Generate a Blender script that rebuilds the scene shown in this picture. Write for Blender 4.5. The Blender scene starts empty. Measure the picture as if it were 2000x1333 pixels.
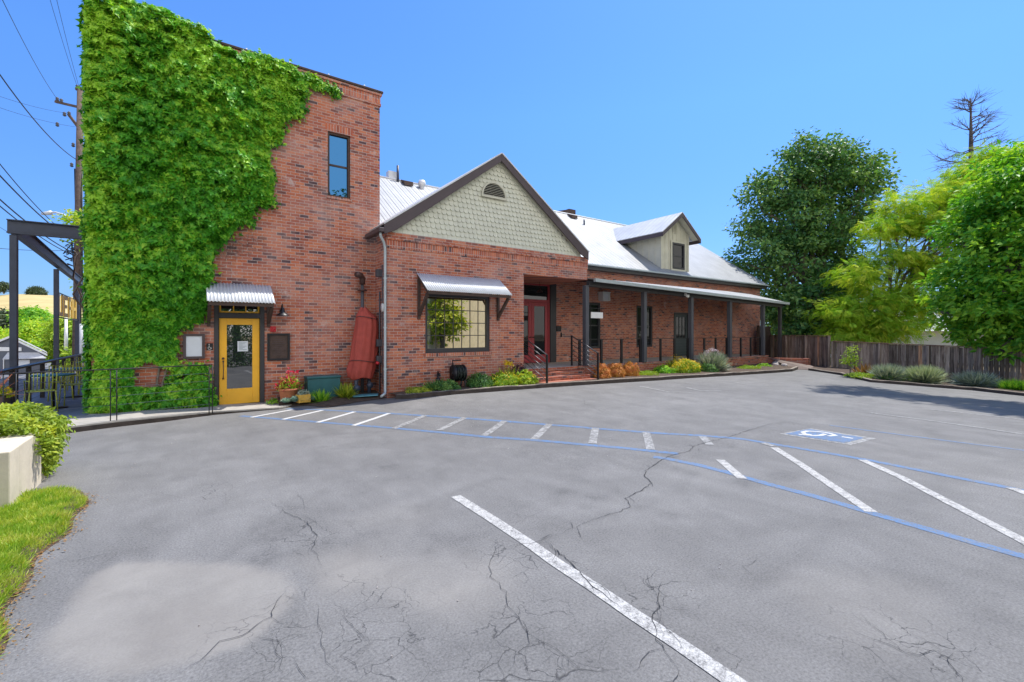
import bpy, math, random
import numpy as np
from mathutils import Vector, Matrix

random.seed(7); RNG = np.random.default_rng(7)
R = math.radians
# ------------------------------------------------------------------ camera, sky, sun, exposure
SC = bpy.context.scene
EYE = 1.78; FOC = 900.0; YAW = R(54.7); HZ = 650.0
CY, SY = math.cos(YAW), math.sin(YAW)
cam_d = bpy.data.cameras.new('camera'); cam = bpy.data.objects.new('camera', cam_d)
SC.collection.objects.link(cam); SC.camera = cam
cam.location = (0, 0, EYE); cam.rotation_euler = (R(90), 0, YAW - R(90))
cam_d.sensor_width = 36; cam_d.lens = FOC / 2000 * 36; cam_d.shift_y = -(666.5 - HZ) / 2000
cam_d.clip_start = .05; cam_d.clip_end = 3000

SUNV = Vector((.45, .05, 1)).normalized()
sun_el = math.asin(SUNV.z); sun_az = math.atan2(SUNV.x, SUNV.y)
W = bpy.data.worlds.new('World'); SC.world = W; W.use_nodes = True
wn = W.node_tree.nodes; wl = W.node_tree.links
bg = wn['Background']; sky = wn.new('ShaderNodeTexSky'); sky.sky_type = 'NISHITA'; sky.sun_disc = False
sky.sun_elevation = sun_el; sky.sun_rotation = sun_az; sky.altitude = 50; sky.air_density = 1.15; sky.dust_density = .6; sky.ozone_density = 2.2
sm = wn.new('ShaderNodeMix'); sm.data_type = 'RGBA'; sm.blend_type = 'MULTIPLY'; sm.inputs[0].default_value = 1; sm.inputs[7].default_value = (.345, .59, .94, 1)
wl.new(sky.outputs[0], sm.inputs[6])
# unseen bright cloud band added low behind the camera to light the facade
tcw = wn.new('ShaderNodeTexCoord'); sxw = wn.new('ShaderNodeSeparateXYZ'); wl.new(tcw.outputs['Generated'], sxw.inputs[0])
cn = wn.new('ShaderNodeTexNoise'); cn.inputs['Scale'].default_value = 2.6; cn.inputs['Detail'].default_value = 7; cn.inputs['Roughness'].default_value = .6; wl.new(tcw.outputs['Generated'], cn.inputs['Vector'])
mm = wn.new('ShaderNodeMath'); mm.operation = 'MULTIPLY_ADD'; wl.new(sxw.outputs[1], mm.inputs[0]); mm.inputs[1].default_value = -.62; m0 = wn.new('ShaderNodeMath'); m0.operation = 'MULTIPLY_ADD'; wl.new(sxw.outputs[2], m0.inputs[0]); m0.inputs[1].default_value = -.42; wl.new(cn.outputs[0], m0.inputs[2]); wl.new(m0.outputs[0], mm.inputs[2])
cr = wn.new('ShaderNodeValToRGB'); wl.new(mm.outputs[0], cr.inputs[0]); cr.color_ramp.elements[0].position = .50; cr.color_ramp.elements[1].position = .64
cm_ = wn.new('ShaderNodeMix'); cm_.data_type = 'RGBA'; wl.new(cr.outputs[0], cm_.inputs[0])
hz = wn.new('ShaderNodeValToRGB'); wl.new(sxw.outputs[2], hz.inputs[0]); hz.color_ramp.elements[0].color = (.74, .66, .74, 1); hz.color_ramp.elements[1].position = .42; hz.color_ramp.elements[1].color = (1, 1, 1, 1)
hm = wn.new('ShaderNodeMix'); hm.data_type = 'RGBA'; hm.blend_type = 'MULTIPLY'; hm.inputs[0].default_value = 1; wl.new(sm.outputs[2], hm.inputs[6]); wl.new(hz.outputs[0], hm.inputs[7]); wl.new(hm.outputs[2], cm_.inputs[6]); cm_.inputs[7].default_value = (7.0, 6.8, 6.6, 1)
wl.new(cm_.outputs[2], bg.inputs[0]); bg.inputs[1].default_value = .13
sl = bpy.data.lights.new('sun', 'SUN'); sl.energy = 3.1; sl.angle = R(.53); sl.color = (1, .955, .88)
so = bpy.data.objects.new('sun', sl); SC.collection.objects.link(so)
so.rotation_euler = (-SUNV).to_track_quat('-Z', 'Y').to_euler(); so.location = (20, 0, 40)
SC.view_settings.view_transform = 'Standard'; SC.view_settings.look = 'None'
SC.view_settings.exposure = .95; SC.view_settings.gamma = 1
SC.cycles.use_denoising = True
SC.cycles.max_bounces = 7; SC.cycles.transparent_max_bounces = 8

# ------------------------------------------------------------------ maths helpers
def S(t):
    t = np.clip(t, 0, 1); return t * t * (3 - 2 * t)
def gz(x, y):                                    # height of the lot's gently uneven surface
    a = .11 * S((x - 3.2) / 3) * (1 - S((x - 13) / 9)) * S((y - 3) / 7)
    b = -.26 * S((x - 13) / 10) * S((9.5 - y) / 7)
    c = -2.6 * S((y - 24) / 42) * S((-3.2 - x) / 3)
    return a + b + c
def ray(px, py):
    u = px - 1000.0
    return (FOC * CY + u * SY) / FOC, (FOC * SY - u * CY) / FOC, (HZ - py) / FOC
def gp(px, py, off=0.0):                         # ground point seen at a photo pixel
    dx, dy, dz = ray(px, py); t = -EYE / dz
    for _ in range(12): t = (gz(dx * t, dy * t) + off - EYE) / dz
    return float(dx * t), float(dy * t), float(gz(dx * t, dy * t))
def onY(px, py, Y):
    dx, dy, dz = ray(px, py); t = Y / dy; return dx * t, Y, EYE + dz * t
def onZ(px, py, z):
    dx, dy, dz = ray(px, py); t = (z - EYE) / dz; return dx * t, dy * t, z
def at(px, py, dist):
    dx, dy, dz = ray(px, py); return dx * dist, dy * dist, EYE + dz * dist

def vnoise(x, y, seed=0):
    def h(i, j):
        n = (i.astype(np.int64) * 374761393 + j.astype(np.int64) * 668265263 + seed * 974711) & 0x7fffffff
        n = ((n ^ (n >> 13)) * 1274126177) & 0x7fffffff
        return ((n ^ (n >> 16)) & 0xffff) / 65535.0
    xi, yi = np.floor(x), np.floor(y); fx, fy = S(x - xi), S(y - yi)
    a = h(xi, yi) * (1 - fx) + h(xi + 1, yi) * fx; b = h(xi, yi + 1) * (1 - fx) + h(xi + 1, yi + 1) * fx
    return a * (1 - fy) + b * fy
def inpoly(x, y, poly):
    r = np.zeros(x.shape, bool); n = len(poly)
    for i in range(n):
        x1, y1 = poly[i]; x2, y2 = poly[(i + 1) % n]
        c = ((y1 > y) != (y2 > y)) & (x < (x2 - x1) * (y - y1) / ((y2 - y1) + 1e-12) + x1)
        r ^= c
    return r

# ------------------------------------------------------------------ object helpers
COL = SC.collection
def tag(o, label=None, cat=None, group=None, kind=None):
    if label: o['label'] = label
    if cat: o['category'] = cat
    if group: o['group'] = group
    if kind: o['kind'] = kind
    return o
def thing(name, label, cat, loc=(0, 0, 0), group=None):
    o = bpy.data.objects.new(name, None); COL.objects.link(o); o.location = loc; o.empty_display_size = .2
    return tag(o, label, cat, group)
def parent(o, p):
    if p is not None:
        o.parent = p
        root = p; off = Vector((0, 0, 0))
        while root is not None: off += Vector(root.location); root = root.parent
        o.location = Vector(o.location) - off
    return o
def np_mesh(name, V, F, mat, par=None, rnd=None, smooth=False, mats=None, mi=None):
    me = bpy.data.meshes.new(name); V = np.asarray(V, np.float32); F = np.asarray(F, np.int32); k = F.shape[1]
    me.vertices.add(len(V)); me.vertices.foreach_set('co', V.ravel())
    me.loops.add(F.size); me.loops.foreach_set('vertex_index', F.ravel())
    me.polygons.add(len(F)); me.polygons.foreach_set('loop_start', np.arange(0, F.size, k, dtype=np.int32))
    me.polygons.foreach_set('loop_total', np.full(len(F), k, np.int32))
    me.update(calc_edges=True)
    if rnd is not None:
        a = me.attributes.new('rnd', 'FLOAT', 'POINT'); a.data.foreach_set('value', np.asarray(rnd, np.float32))
    me.polygons.foreach_set('use_smooth', np.full(len(F), smooth, bool))
    me.materials.append(mat)
    o = bpy.data.objects.new(name, me); COL.objects.link(o)
    return parent(o, par)
class MB:
    def __init__(s): s.v = []; s.f = []; s.m = []; s.cur = 0; s.sm = []; s.a = []; s.av = 0.5
    def add(s, vs, fs, sm=False):
        b = len(s.v); s.v += [tuple(map(float, q)) for q in vs]; s.a += [s.av] * len(vs)
        for f in fs: s.f.append(tuple(b + i for i in f)); s.m.append(s.cur); s.sm.append(sm)
        return s
    def box(s, x0, x1, y0, y1, z0, z1):
        return s.add([(x0, y0, z0), (x1, y0, z0), (x1, y1, z0), (x0, y1, z0), (x0, y0, z1), (x1, y0, z1), (x1, y1, z1), (x0, y1, z1)],
                     [(0, 3, 2, 1), (4, 5, 6, 7), (0, 1, 5, 4), (1, 2, 6, 5), (2, 3, 7, 6), (3, 0, 4, 7)])
    def obox(s, p, q, w, h, up=(0, 0, 1)):       # bar from p to q, w wide, h high
        p, q = Vector(p), Vector(q); d = (q - p).normalized(); u = Vector(up)
        sd = d.cross(u)
        if sd.length < 1e-4: sd = d.cross(Vector((1, 0, 0)))
        sd.normalize(); u = sd.cross(d).normalized(); vs = []
        for c in (p, q):
            for a, b in ((-1, -1), (1, -1), (1, 1), (-1, 1)): vs.append(c + sd * a * w / 2 + u * b * h / 2)
        return s.add(vs, [(0, 1, 2, 3), (7, 6, 5, 4), (0, 4, 5, 1), (1, 5, 6, 2), (2, 6, 7, 3), (3, 7, 4, 0)])
    def tube(s, pts, r, n=8, caps=True):
        pts = [Vector(p) for p in pts]; rs = r if isinstance(r, (list, tuple)) else [r] * len(pts); vs = []; fs = []
        ref = None
        for i, p in enumerate(pts):
            d = (pts[min(i + 1, len(pts) - 1)] - pts[max(i - 1, 0)]).normalized()
            if ref is None: ref = Vector((0, 0, 1)) if abs(d.z) < .9 else Vector((1, 0, 0))
            a = (ref - d * ref.dot(d)).normalized(); ref = a; b = d.cross(a)
            for k in range(n):
                t = 2 * math.pi * k / n; vs.append(p + (a * math.cos(t) + b * math.sin(t)) * rs[i])
        for i in range(len(pts) - 1):
            for k in range(n): fs.append((i * n + k, i * n + (k + 1) % n, (i + 1) * n + (k + 1) % n, (i + 1) * n + k))
        if caps: fs.append(tuple(range(n))[::-1]); fs.append(tuple((len(pts) - 1) * n + k for k in range(n)))
        return s.add(vs, fs, True)
    def lathe(s, c, prof, n=20):
        vs = []; fs = []
        for r, z in prof:
            for k in range(n): t = 2 * math.pi * k / n; vs.append((c[0] + r * math.cos(t), c[1] + r * math.sin(t), c[2] + z))
        for i in range(len(prof) - 1):
            for k in range(n): fs.append((i * n + k, i * n + (k + 1) % n, (i + 1) * n + (k + 1) % n, (i + 1) * n + k))
        return s.add(vs, fs, True)
    def prism(s, poly, z0, z1):                  # poly xy ccw
        n = len(poly); vs = [(x, y, z0) for x, y in poly] + [(x, y, z1) for x, y in poly]
        return s.add(vs, [tuple(range(n))[::-1], tuple(range(n, 2 * n))] + [(i, (i + 1) % n, n + (i + 1) % n, n + i) for i in range(n)])
    def plate(s, pts, n_, t):                    # flat polygon thickened along the vector n_
        n_ = Vector(n_).normalized() * t; pts = [Vector(p) for p in pts]; k = len(pts)
        return s.add(pts + [p + n_ for p in pts], [tuple(range(k))[::-1], tuple(range(k, 2 * k))] + [(i, (i + 1) % k, k + (i + 1) % k, k + i) for i in range(k)])
    def build(s, name, mats, par=None, bevel=0, label=None):
        me = bpy.data.meshes.new(name); me.from_pydata(s.v, [], s.f)
        for m in (mats if isinstance(mats, (list, tuple)) else [mats]): me.materials.append(m)
        me.polygons.foreach_set('material_index', s.m); me.polygons.foreach_set('use_smooth', s.sm)
        a = me.attributes.new('rnd', 'FLOAT', 'POINT'); a.data.foreach_set('value', s.a)
        me.update(); o = bpy.data.objects.new(name, me); COL.objects.link(o)
        if bevel:
            b = o.modifiers.new('b', 'BEVEL'); b.width = bevel; b.segments = 2; b.limit_method = 'ANGLE'
        if label: o['label'] = label
        return parent(o, par)
def copy_tree(o, par=None):
    c = o.copy(); COL.objects.link(c)
    if par is not None: c.parent = par
    for ch in list(o.children): copy_tree(ch, c)
    return c

# ------------------------------------------------------------------ materials
class NT:
    def __init__(s, name):
        s.m = bpy.data.materials.new(name); s.m.use_nodes = True; s.t = s.m.node_tree; s.n = s.t.nodes; s.b = s.n['Principled BSDF']; s.out = s.n['Material Output']
    def node(s, ty, **kw):
        n = s.n.new(ty)
        for k, v in kw.items(): setattr(n, k, v)
        return n
    def put(s, sock, v):
        if isinstance(v, bpy.types.NodeSocket): s.t.links.new(v, sock)
        else:
            if hasattr(v, '__len__') and len(v) == 3 and sock.type == 'RGBA': v = (*v, 1)
            sock.default_value = v
    def pos(s, scale=(1, 1, 1), obj=False):
        g = s.node('ShaderNodeTexCoord').outputs['Object'] if obj else s.node('ShaderNodeNewGeometry').outputs['Position']
        if scale == (1, 1, 1): return g
        m = s.node('ShaderNodeMapping'); m.inputs['Scale'].default_value = scale; s.put(m.inputs[0], g); return m.outputs[0]
    def noise(s, vec, scale, detail=4, rough=.55, dist=0):
        n = s.node('ShaderNodeTexNoise'); s.put(n.inputs['Vector'], vec); n.inputs['Scale'].default_value = scale
        n.inputs['Detail'].default_value = detail; n.inputs['Roughness'].default_value = rough; n.inputs['Distortion'].default_value = dist
        return n.outputs['Fac']
    def ramp(s, fac, stops, const=False):
        r = s.node('ShaderNodeValToRGB'); s.put(r.inputs[0], fac); e = r.color_ramp.elements
        if const: r.color_ramp.interpolation = 'CONSTANT'
        while len(e) < len(stops): e.new(.5)
        for i, (p, c) in enumerate(stops):
            e[i].position = p; e[i].color = (*c, 1) if hasattr(c, '__len__') else (c, c, c, 1)
        return r.outputs[0]
    def mix(s, fac, a, b, mode='MIX'):
        m = s.node('ShaderNodeMix', data_type='RGBA', blend_type=mode); s.put(m.inputs[0], fac); s.put(m.inputs[6], a); s.put(m.inputs[7], b); return m.outputs[2]
    def math(s, op, a, b=0.0, c=None):
        m = s.node('ShaderNodeMath', operation=op); s.put(m.inputs[0], a); s.put(m.inputs[1], b)
        if c is not None: s.put(m.inputs[2], c)
        return m.outputs[0]
    def attr(s, name): return s.node('ShaderNodeAttribute', attribute_name=name).outputs['Fac']
    def bump(s, h, strength=.5, dist=.01):
        b = s.node('ShaderNodeBump'); b.inputs['Strength'].default_value = strength; b.inputs['Distance'].default_value = dist
        s.put(b.inputs['Height'], h); s.put(s.b.inputs['Normal'], b.outputs[0]); return s
    def set(s, col=None, rough=None, metal=None, spec=None):
        if col is not None: s.put(s.b.inputs['Base Color'], col)
        if rough is not None: s.put(s.b.inputs['Roughness'], rough)
        if metal is not None: s.put(s.b.inputs['Metallic'], metal)
        if spec is not None: s.put(s.b.inputs['Specular IOR Level'], spec)
        return s
def simple(name, col, rough=.6, metal=0, var=.25, scale=6, bump=0, spec=None):
    t = NT(name); p = t.pos(obj=False); n = t.noise(p, scale, 5, .65)
    c2 = tuple(c * (1 - var) for c in col); c3 = tuple(min(1, c * (1 + var)) for c in col)
    t.set(t.ramp(n, [(.3, c2), (.7, c3)]), rough, metal, spec)
    if bump: t.bump(t.noise(p, scale * 12, 3), bump, .004)
    return t.m

def wallvec(t):
    s = t.node('ShaderNodeSeparateXYZ'); t.put(s.inputs[0], t.pos())
    c = t.node('ShaderNodeCombineXYZ'); t.put(c.inputs[0], t.math('ADD', s.outputs[0], s.outputs[1])); t.put(c.inputs[1], s.outputs[2]); return c.outputs[0], s
def brick_mat(name, w=.215, h=.0755, off=.5, tone=(1, 1, 1), white=.5, dark=.13):
    t = NT(name); v, sep = wallvec(t)
    wob = t.node('ShaderNodeVectorMath', operation='MULTIPLY_ADD')
    nz = t.node('ShaderNodeTexNoise'); t.put(nz.inputs['Vector'], v); nz.inputs['Scale'].default_value = 9
    t.put(wob.inputs[0], nz.outputs['Color']); wob.inputs[1].default_value = (.005, .004, 0); t.put(wob.inputs[2], v)
    b = t.node('ShaderNodeTexBrick'); t.put(b.inputs['Vector'], wob.outputs[0]); b.offset = off; b.squash = 1
    b.inputs['Color1'].default_value = (0, 0, 0, 1); b.inputs['Color2'].default_value = (1, 1, 1, 1); b.inputs['Mortar'].default_value = (.5, .5, .5, 1)
    b.inputs['Scale'].default_value = 1; b.inputs['Mortar Size'].default_value = .0062; b.inputs['Mortar Smooth'].default_value = .25
    b.inputs['Brick Width'].default_value = w; b.inputs['Row Height'].default_value = h
    T = lambda c: tuple(a * k * q for a, k, q in zip(c, tone, (1.31, 1.31, 1.24)))
    col = t.ramp(b.outputs['Color'], [(0, (.105, .062, .068)), (dark * .5, T((.15, .06, .055))), (dark, T((.30, .088, .058))), (.3, T((.37, .115, .065))), (.5, T((.245, .075, .052))), (.66, T((.34, .125, .088))), (.84, T((.42, .15, .085)))], True)
    fine = t.noise(v, 34, 4, .7)
    col = t.mix(.5, col, t.ramp(fine, [(.3, .62), (.7, 1.25)]), 'MULTIPLY')
    big = t.noise(v, .9, 5, .6); wm = t.ramp(big, [(.45, 0), (.75, white)])
    col = t.mix(wm, col, (.52, .37, .34))
    bl = t.noise(v, 1.7, 4, .75, .4); col = t.mix(t.ramp(bl, [(.60, 0), (.72, .6)]), col, (.62, .57, .54))
    pk = t.noise(v, 2.3, 3, .5); col = t.mix(t.ramp(pk, [(.35, .30), (.5, 0)]), col, T((.46, .17, .09)))
    sv = t.node('ShaderNodeMapping'); sv.inputs['Scale'].default_value = (3.2, .35, 1); t.put(sv.inputs[0], v); stk = t.noise(sv.outputs[0], 1.3, 5, .7)
    col = t.mix(.8, col, t.ramp(stk, [(.30, .72), (.48, 1.0), (.72, 1.12)]), 'MULTIPLY')
    mort = t.ramp(fine, [(.3, (.34, .27, .24)), (.7, (.60, .51, .47))])
    col = t.mix(b.outputs['Fac'], col, mort)
    # soot and splash staining near the foot of the wall
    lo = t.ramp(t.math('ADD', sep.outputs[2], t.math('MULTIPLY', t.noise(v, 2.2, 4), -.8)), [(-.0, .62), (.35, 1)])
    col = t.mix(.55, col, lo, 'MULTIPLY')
    t.set(col, .86, 0, .3)
    t.bump(t.math('ADD', t.math('MULTIPLY', b.outputs['Fac'], -1.0), t.math('MULTIPLY', fine, .5)), .55, .012)
    return t.m
BRICK = brick_mat('brick'); BRICKW = brick_mat('brick_wing', white=.45, dark=.09)
SOLD = brick_mat('brick_soldier', .0735, .205, 0, white=.2, dark=.08, tone=(1.08, 1, .95))
ROWL = brick_mat('brick_rowlock', .0735, .110, 0, white=.2, dark=.15)
PAVER = brick_mat('brick_steps', .2, .075, .5, tone=(1.05, .95, .85), white=.1, dark=.1)

def asphalt_col(t):
    p = t.pos()
    a = t.noise(p, .22, 5, .6, .3); b = t.noise(p, 1.6, 6, .65, .4); c = t.noise(p, 62, 4, .75)
    st = t.node('ShaderNodeMapping'); st.inputs['Scale'].default_value = (1.2, .25, 1); st.inputs['Rotation'].default_value = (0, 0, R(50)); t.put(st.inputs[0], p)
    d = t.noise(st.outputs[0], 2.2, 5, .7)
    col = t.ramp(a, [(.30, (.140, .137, .135)), (.70, (.188, .184, .179))])
    col = t.mix(.8, col, t.ramp(b, [(.28, .78), (.72, 1.2)]), 'MULTIPLY')
    col = t.mix(.6, col, t.ramp(d, [(.28, .82), (.72, 1.16)]), 'MULTIPLY')
    col = t.mix(1, col, t.ramp(c, [(.30, .55), (.5, 1.0), (.70, 1.42)]), 'MULTIPLY')
    sp = t.noise(p, 230, 2, .5); col = t.mix(t.ramp(sp, [(.70, 0), (.78, .5)]), col, (.42, .41, .40))
    dk = t.noise(p, 3.1, 4, .8, .8); col = t.mix(t.ramp(dk, [(.66, 0), (.80, .35)]), col, (.09, .09, .10))
    return p, col, b, c
def asphalt():
    t = NT('asphalt'); p, col, b, c = asphalt_col(t)
    col = t.mix(t.math('MULTIPLY', t.attr('pale'), .78), col, t.mix(t.ramp(b, [(.3, 0), (.7, 1)]), (.215, .200, .182), (.285, .268, .242)))
    col = t.mix(t.math('MULTIPLY', t.attr('oil'), t.ramp(t.noise(p, 11, 4, .7), [(.35, .1), (.6, .75)])), col, (.055, .054, .056))
    wb = t.node('ShaderNodeVectorMath', operation='MULTIPLY_ADD')
    nz = t.node('ShaderNodeTexNoise'); t.put(nz.inputs['Vector'], p); nz.inputs['Scale'].default_value = 5; nz.inputs['Detail'].default_value = 5
    t.put(wb.inputs[0], nz.outputs['Color']); wb.inputs[1].default_value = (.30, .30, 0); t.put(wb.inputs[2], p)
    v = t.node('ShaderNodeTexVoronoi', feature='DISTANCE_TO_EDGE'); t.put(v.inputs['Vector'], wb.outputs[0]); v.inputs['Scale'].default_value = 4.2
    cm = t.math('MULTIPLY', t.ramp(v.outputs['Distance'], [(.001, 1), (.013, 0)]), t.math('MULTIPLY', t.attr('crk'), t.ramp(t.noise(p, 2.4, 3), [(.36, 0), (.50, 1)])))
    col = t.mix(t.math('MULTIPLY', cm, .85), col, (.035, .035, .038))
    t.set(col, .82, 0, .35); t.bump(t.math('SUBTRACT', c, t.math('MULTIPLY', cm, 1.5)), .35, .006); return t.m
ASPH = asphalt()
def paint(name, colr, wear=.5, edge=.08):
    t = NT(name); p, base, b, c = asphalt_col(t)
    n = t.noise(p, 14, 6, .75); f = t.noise(p, 75, 3, .7)
    w = t.math('ADD', t.math('MULTIPLY', n, .6), t.math('MULTIPLY', f, .4))
    fac = t.ramp(w, [(wear - edge, 0), (wear + edge, 1)])
    v = t.node('ShaderNodeTexVoronoi', feature='DISTANCE_TO_EDGE'); t.put(v.inputs['Vector'], p); v.inputs['Scale'].default_value = 26
    fac = t.math('MULTIPLY', fac, t.ramp(v.outputs['Distance'], [(.0, .35), (.05, 1)]))
    t.set(t.mix(fac, base, colr), .7, 0, .35); t.bump(f, .3, .003); return t.m
P_WHITE = paint('paint_white', (.50, .49, .47), .47); P_WORN = paint('paint_worn', (.42, .42, .41), .52); P_BLUE = paint('paint_blue', (.080, .18, .36), .475)
P_FRESH = paint('paint_fresh', (.56, .56, .55), .38); P_PALEBLUE = paint('paint_palebl', (.11, .2, .36), .48)
def flat(name, col, **k): return simple(name, col, **k)
CRACK = flat('crack', (.030, .030, .033), rough=.95)
CONC = simple('concrete', (.36, .335, .30), .85, 0, .16, 3, .3)
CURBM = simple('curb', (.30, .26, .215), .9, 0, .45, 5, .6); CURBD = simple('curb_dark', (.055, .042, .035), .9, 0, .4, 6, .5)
SOIL = simple('soil', (.075, .05, .035), .95, 0, .5, 9, 1.0)
GRAVEL = simple('gravel', (.36, .24, .14), .95, 0, .5, 40, 1.0)
TRIM = simple('trim_brown', (.070, .050, .054), .55, 0, .12, 3); TRIMD = simple('trim_dark', (.038, .037, .042), .5, 0, .15, 3)
BRNWOOD = simple('dark_wood', (.068, .042, .033), .75, 0, .3, 9, .3)
BLACK = simple('black_metal', (.012, .012, .015), .45, .1, .15, 6)
STEEL = simple('blue_grey_steel', (.040, .052, .085), .5, .1, .2, 4)
YELLOW = simple('yellow_paint', (.84, .44, .028), .42, 0, .06, 3); RED = simple('red_paint', (.33, .042, .052), .5, 0, .1, 3)
GREYCOL = simple('column_grey', (.075, .078, .092), .6, 0, .12, 3)
SHING = simple('sage_shingle', (.62, .62, .51), .8, 0, .10, 5, .3); SAGE = simple('sage_siding', (.56, .54, .43), .75, 0, .08, 3, .1)
GALV = simple('galvanized', (.62, .64, .66), .5, .12, .08, 5)
GUTTER = simple('gutter', (.42, .47, .48), .5, .3, .1, 5)
TEAL = simple('teal_plastic', (.018, .105, .115), .5, 0, .15, 4); TERRA = simple('terracotta', (.50, .18, .09), .85, 0, .2, 9, .2)
YPOT = simple('yellow_pot', (.60, .36, .06), .8, 0, .2, 9, .2); WHITE = simple('white_paint', (.74, .74, .72), .6, 0, .06, 4)
PAPER = simple('paper', (.62, .66, .72), .6, 0, .04, 4); STUCCO = simple('stucco', (.62, .55, .43), .9, 0, .16, 2.2, .8)
REDPL = simple('red_plastic', (.50, .02, .03), .4, 0, .05, 4); PATIO = simple('patio_boards', (.13, .15, .18), .7, 0, .2, 2)
BARK = simple('bark', (.20, .16, .13), .95, 0, .4, 14, 1.0); DEADBARK = simple('dead_bark', (.10, .085, .08), .95, 0, .3, 14, .6)
POLEW = simple('pole_wood', (.11, .08, .065), .9, 0, .4, 7, .8); INTERIOR = simple('interior_dark', (.012, .012, .013), .9, 0, .1, 3)
HOUSEG = simple('grey_siding', (.11, .12, .145), .8, 0, .08, 2); ROOFG = simple('pale_roof', (.50, .50, .50), .8, 0, .12, 3)
LIME = simple('lime_metal', (.38, .42, .05), .45, .1, .1, 5); STONE = simple('stone', (.42, .38, .36), .9, 0, .35, 8, .6)
BRONZE = simple('bronze', (.09, .05, .045), .4, .4, .2, 6); ROCKY = simple('sign_yellow', (.72, .45, .05), .5, 0, .05, 4)

def roofmat(name, axis='x', pitch=.3, col=(.52, .53, .55)):
    t = NT(name); s = t.node('ShaderNodeSeparateXYZ'); t.put(s.inputs[0], t.pos())
    x = s.outputs[0 if axis == 'x' else 1]
    f = t.math('FRACT', t.math('MULTIPLY', x, 1 / pitch))
    rib = t.ramp(f, [(0, 0), (.06, 1), (.14, 1), (.2, 0), (.48, 0), (.52, .35), (.58, .35), (.62, 0)])
    n = t.noise(t.pos((1.2, 1.2, 1.2)), 1.1, 5, .6)
    st = t.noise(t.pos((9, 1, 1) if axis == 'x' else (1, 9, 1)), 1, 3)
    c = t.ramp(n, [(.3, tuple(k * .86 for k in col)), (.7, tuple(k * 1.1 for k in col))])
    c = t.mix(.5, c, t.ramp(st, [(.3, .8), (.7, 1.1)]), 'MULTIPLY'); c = t.mix(t.math('MULTIPLY', rib, .55), c, tuple(k * .62 for k in col))
    t.set(c, .5, .25, .4); t.bump(rib, .8, .03); return t.m
ROOF = roofmat('metal_roof', col=(.33, .34, .35)); ROOFY = roofmat('metal_roof_side', 'y', col=(.58, .59, .60))
def fencemat():
    t = NT('weathered_boards'); r = t.attr('rnd')
    v = t.pos((14, 14, 1.1)); n = t.noise(v, 1, 6, .7, .4); k = t.noise(t.pos((3, 3, 2)), 2, 3)
    c = t.ramp(n, [(.28, (.07, .058, .05)), (.45, (.23, .19, .155)), (.60, (.40, .345, .29)), (.78, (.62, .56, .49))])
    tint = t.ramp(r, [(0, (.45, .42, .40)), (.35, (1, .88, .80)), (.6, (.78, .78, .80)), (.9, (1.25, 1.15, 1.05)), (1, (1.9, 1.2, .75))])
    c = t.mix(1, c, tint, 'MULTIPLY'); c = t.mix(t.ramp(k, [(.6, 0), (.8, .5)]), c, (.05, .045, .045))
    t.set(c, .9, 0, .2); t.bump(n, .6, .01); return t.m
FENCE = fencemat()
def leafmat(name, stops, trans=.32, rough=.5):
    t = NT(name); r = t.attr('rnd'); p = t.pos()
    f = t.math('ADD', t.math('MULTIPLY', r, .75), t.math('MULTIPLY', t.noise(p, 1.6, 3), .35))
    c = t.ramp(f, stops); t.set(c, rough, 0, .35)
    tr = t.node('ShaderNodeBsdfTranslucent'); t.put(tr.inputs[0], t.mix(1, c, (1.35, 1.25, .55), 'MULTIPLY'))
    mx = t.node('ShaderNodeMixShader'); mx.inputs[0].default_value = trans
    t.t.links.new(t.b.outputs[0], mx.inputs[1]); t.t.links.new(tr.outputs[0], mx.inputs[2]); t.t.links.new(mx.outputs[0], t.out.inputs[0]); return t.m
L_IVY = leafmat('ivy_leaf', [(.10, (.009, .048, .005)), (.34, (.036, .205, .014)), (.60, (.105, .40, .024)), (.86, (.40, .66, .05))], .32)
L_DARK = leafmat('dark_leaf', [(.1, (.025, .075, .028)), (.5, (.09, .23, .06)), (.9, (.32, .48, .12))], .3)
L_YEL = leafmat('yellow_leaf', [(.1, (.09, .26, .015)), (.45, (.32, .56, .03)), (.9, (.68, .72, .08))], .4)
L_BRIGHT = leafmat('bright_leaf', [(.10, (.02, .11, .015)), (.40, (.10, .36, .03)), (.78, (.42, .68, .06))], .38)
L_HEDGE = leafmat('hedge_leaf', [(.1, (.06, .11, .012)), (.45, (.26, .38, .03)), (.8, (.55, .60, .07))], .35)
L_GRASS = leafmat('lawn_leaf', [(.1, (.08, .22, .015)), (.45, (.26, .44, .03)), (.72, (.50, .56, .09)), (.97, (.74, .66, .32))], .35)
L_LIME = leafmat('lime_leaf', [(.1, (.10, .20, .02)), (.5, (.25, .42, .03)), (.9, (.45, .55, .04))], .3)
L_ORANGE = leafmat('orange_leaf', [(.1, (.26, .26, .04)), (.4, (.52, .27, .06)), (.9, (.72, .29, .12))], .25)
L_BLUE = leafmat('bluegrey_leaf', [(.1, (.08, .13, .09)), (.5, (.24, .32, .26)), (.9, (.50, .54, .44))], .2)
L_FLY = leafmat('yellow_flower', [(.1, (.55, .38, .01)), (.9, (.80, .60, .02))], .3)
L_FLR = leafmat('red_flower', [(.1, (.35, .01, .03)), (.9, (.62, .03, .09))], .3)
L_FLL = leafmat('lavender_flower', [(.1, (.30, .24, .36)), (.9, (.55, .47, .55))], .2)
L_OAK = leafmat('oak_leaf', [(.1, (.035, .06, .028)), (.9, (.09, .13, .05))], .15)
L_DRY = leafmat('dry_leaf', [(.1, (.16, .09, .03)), (.9, (.40, .22, .07))], .15)

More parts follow.
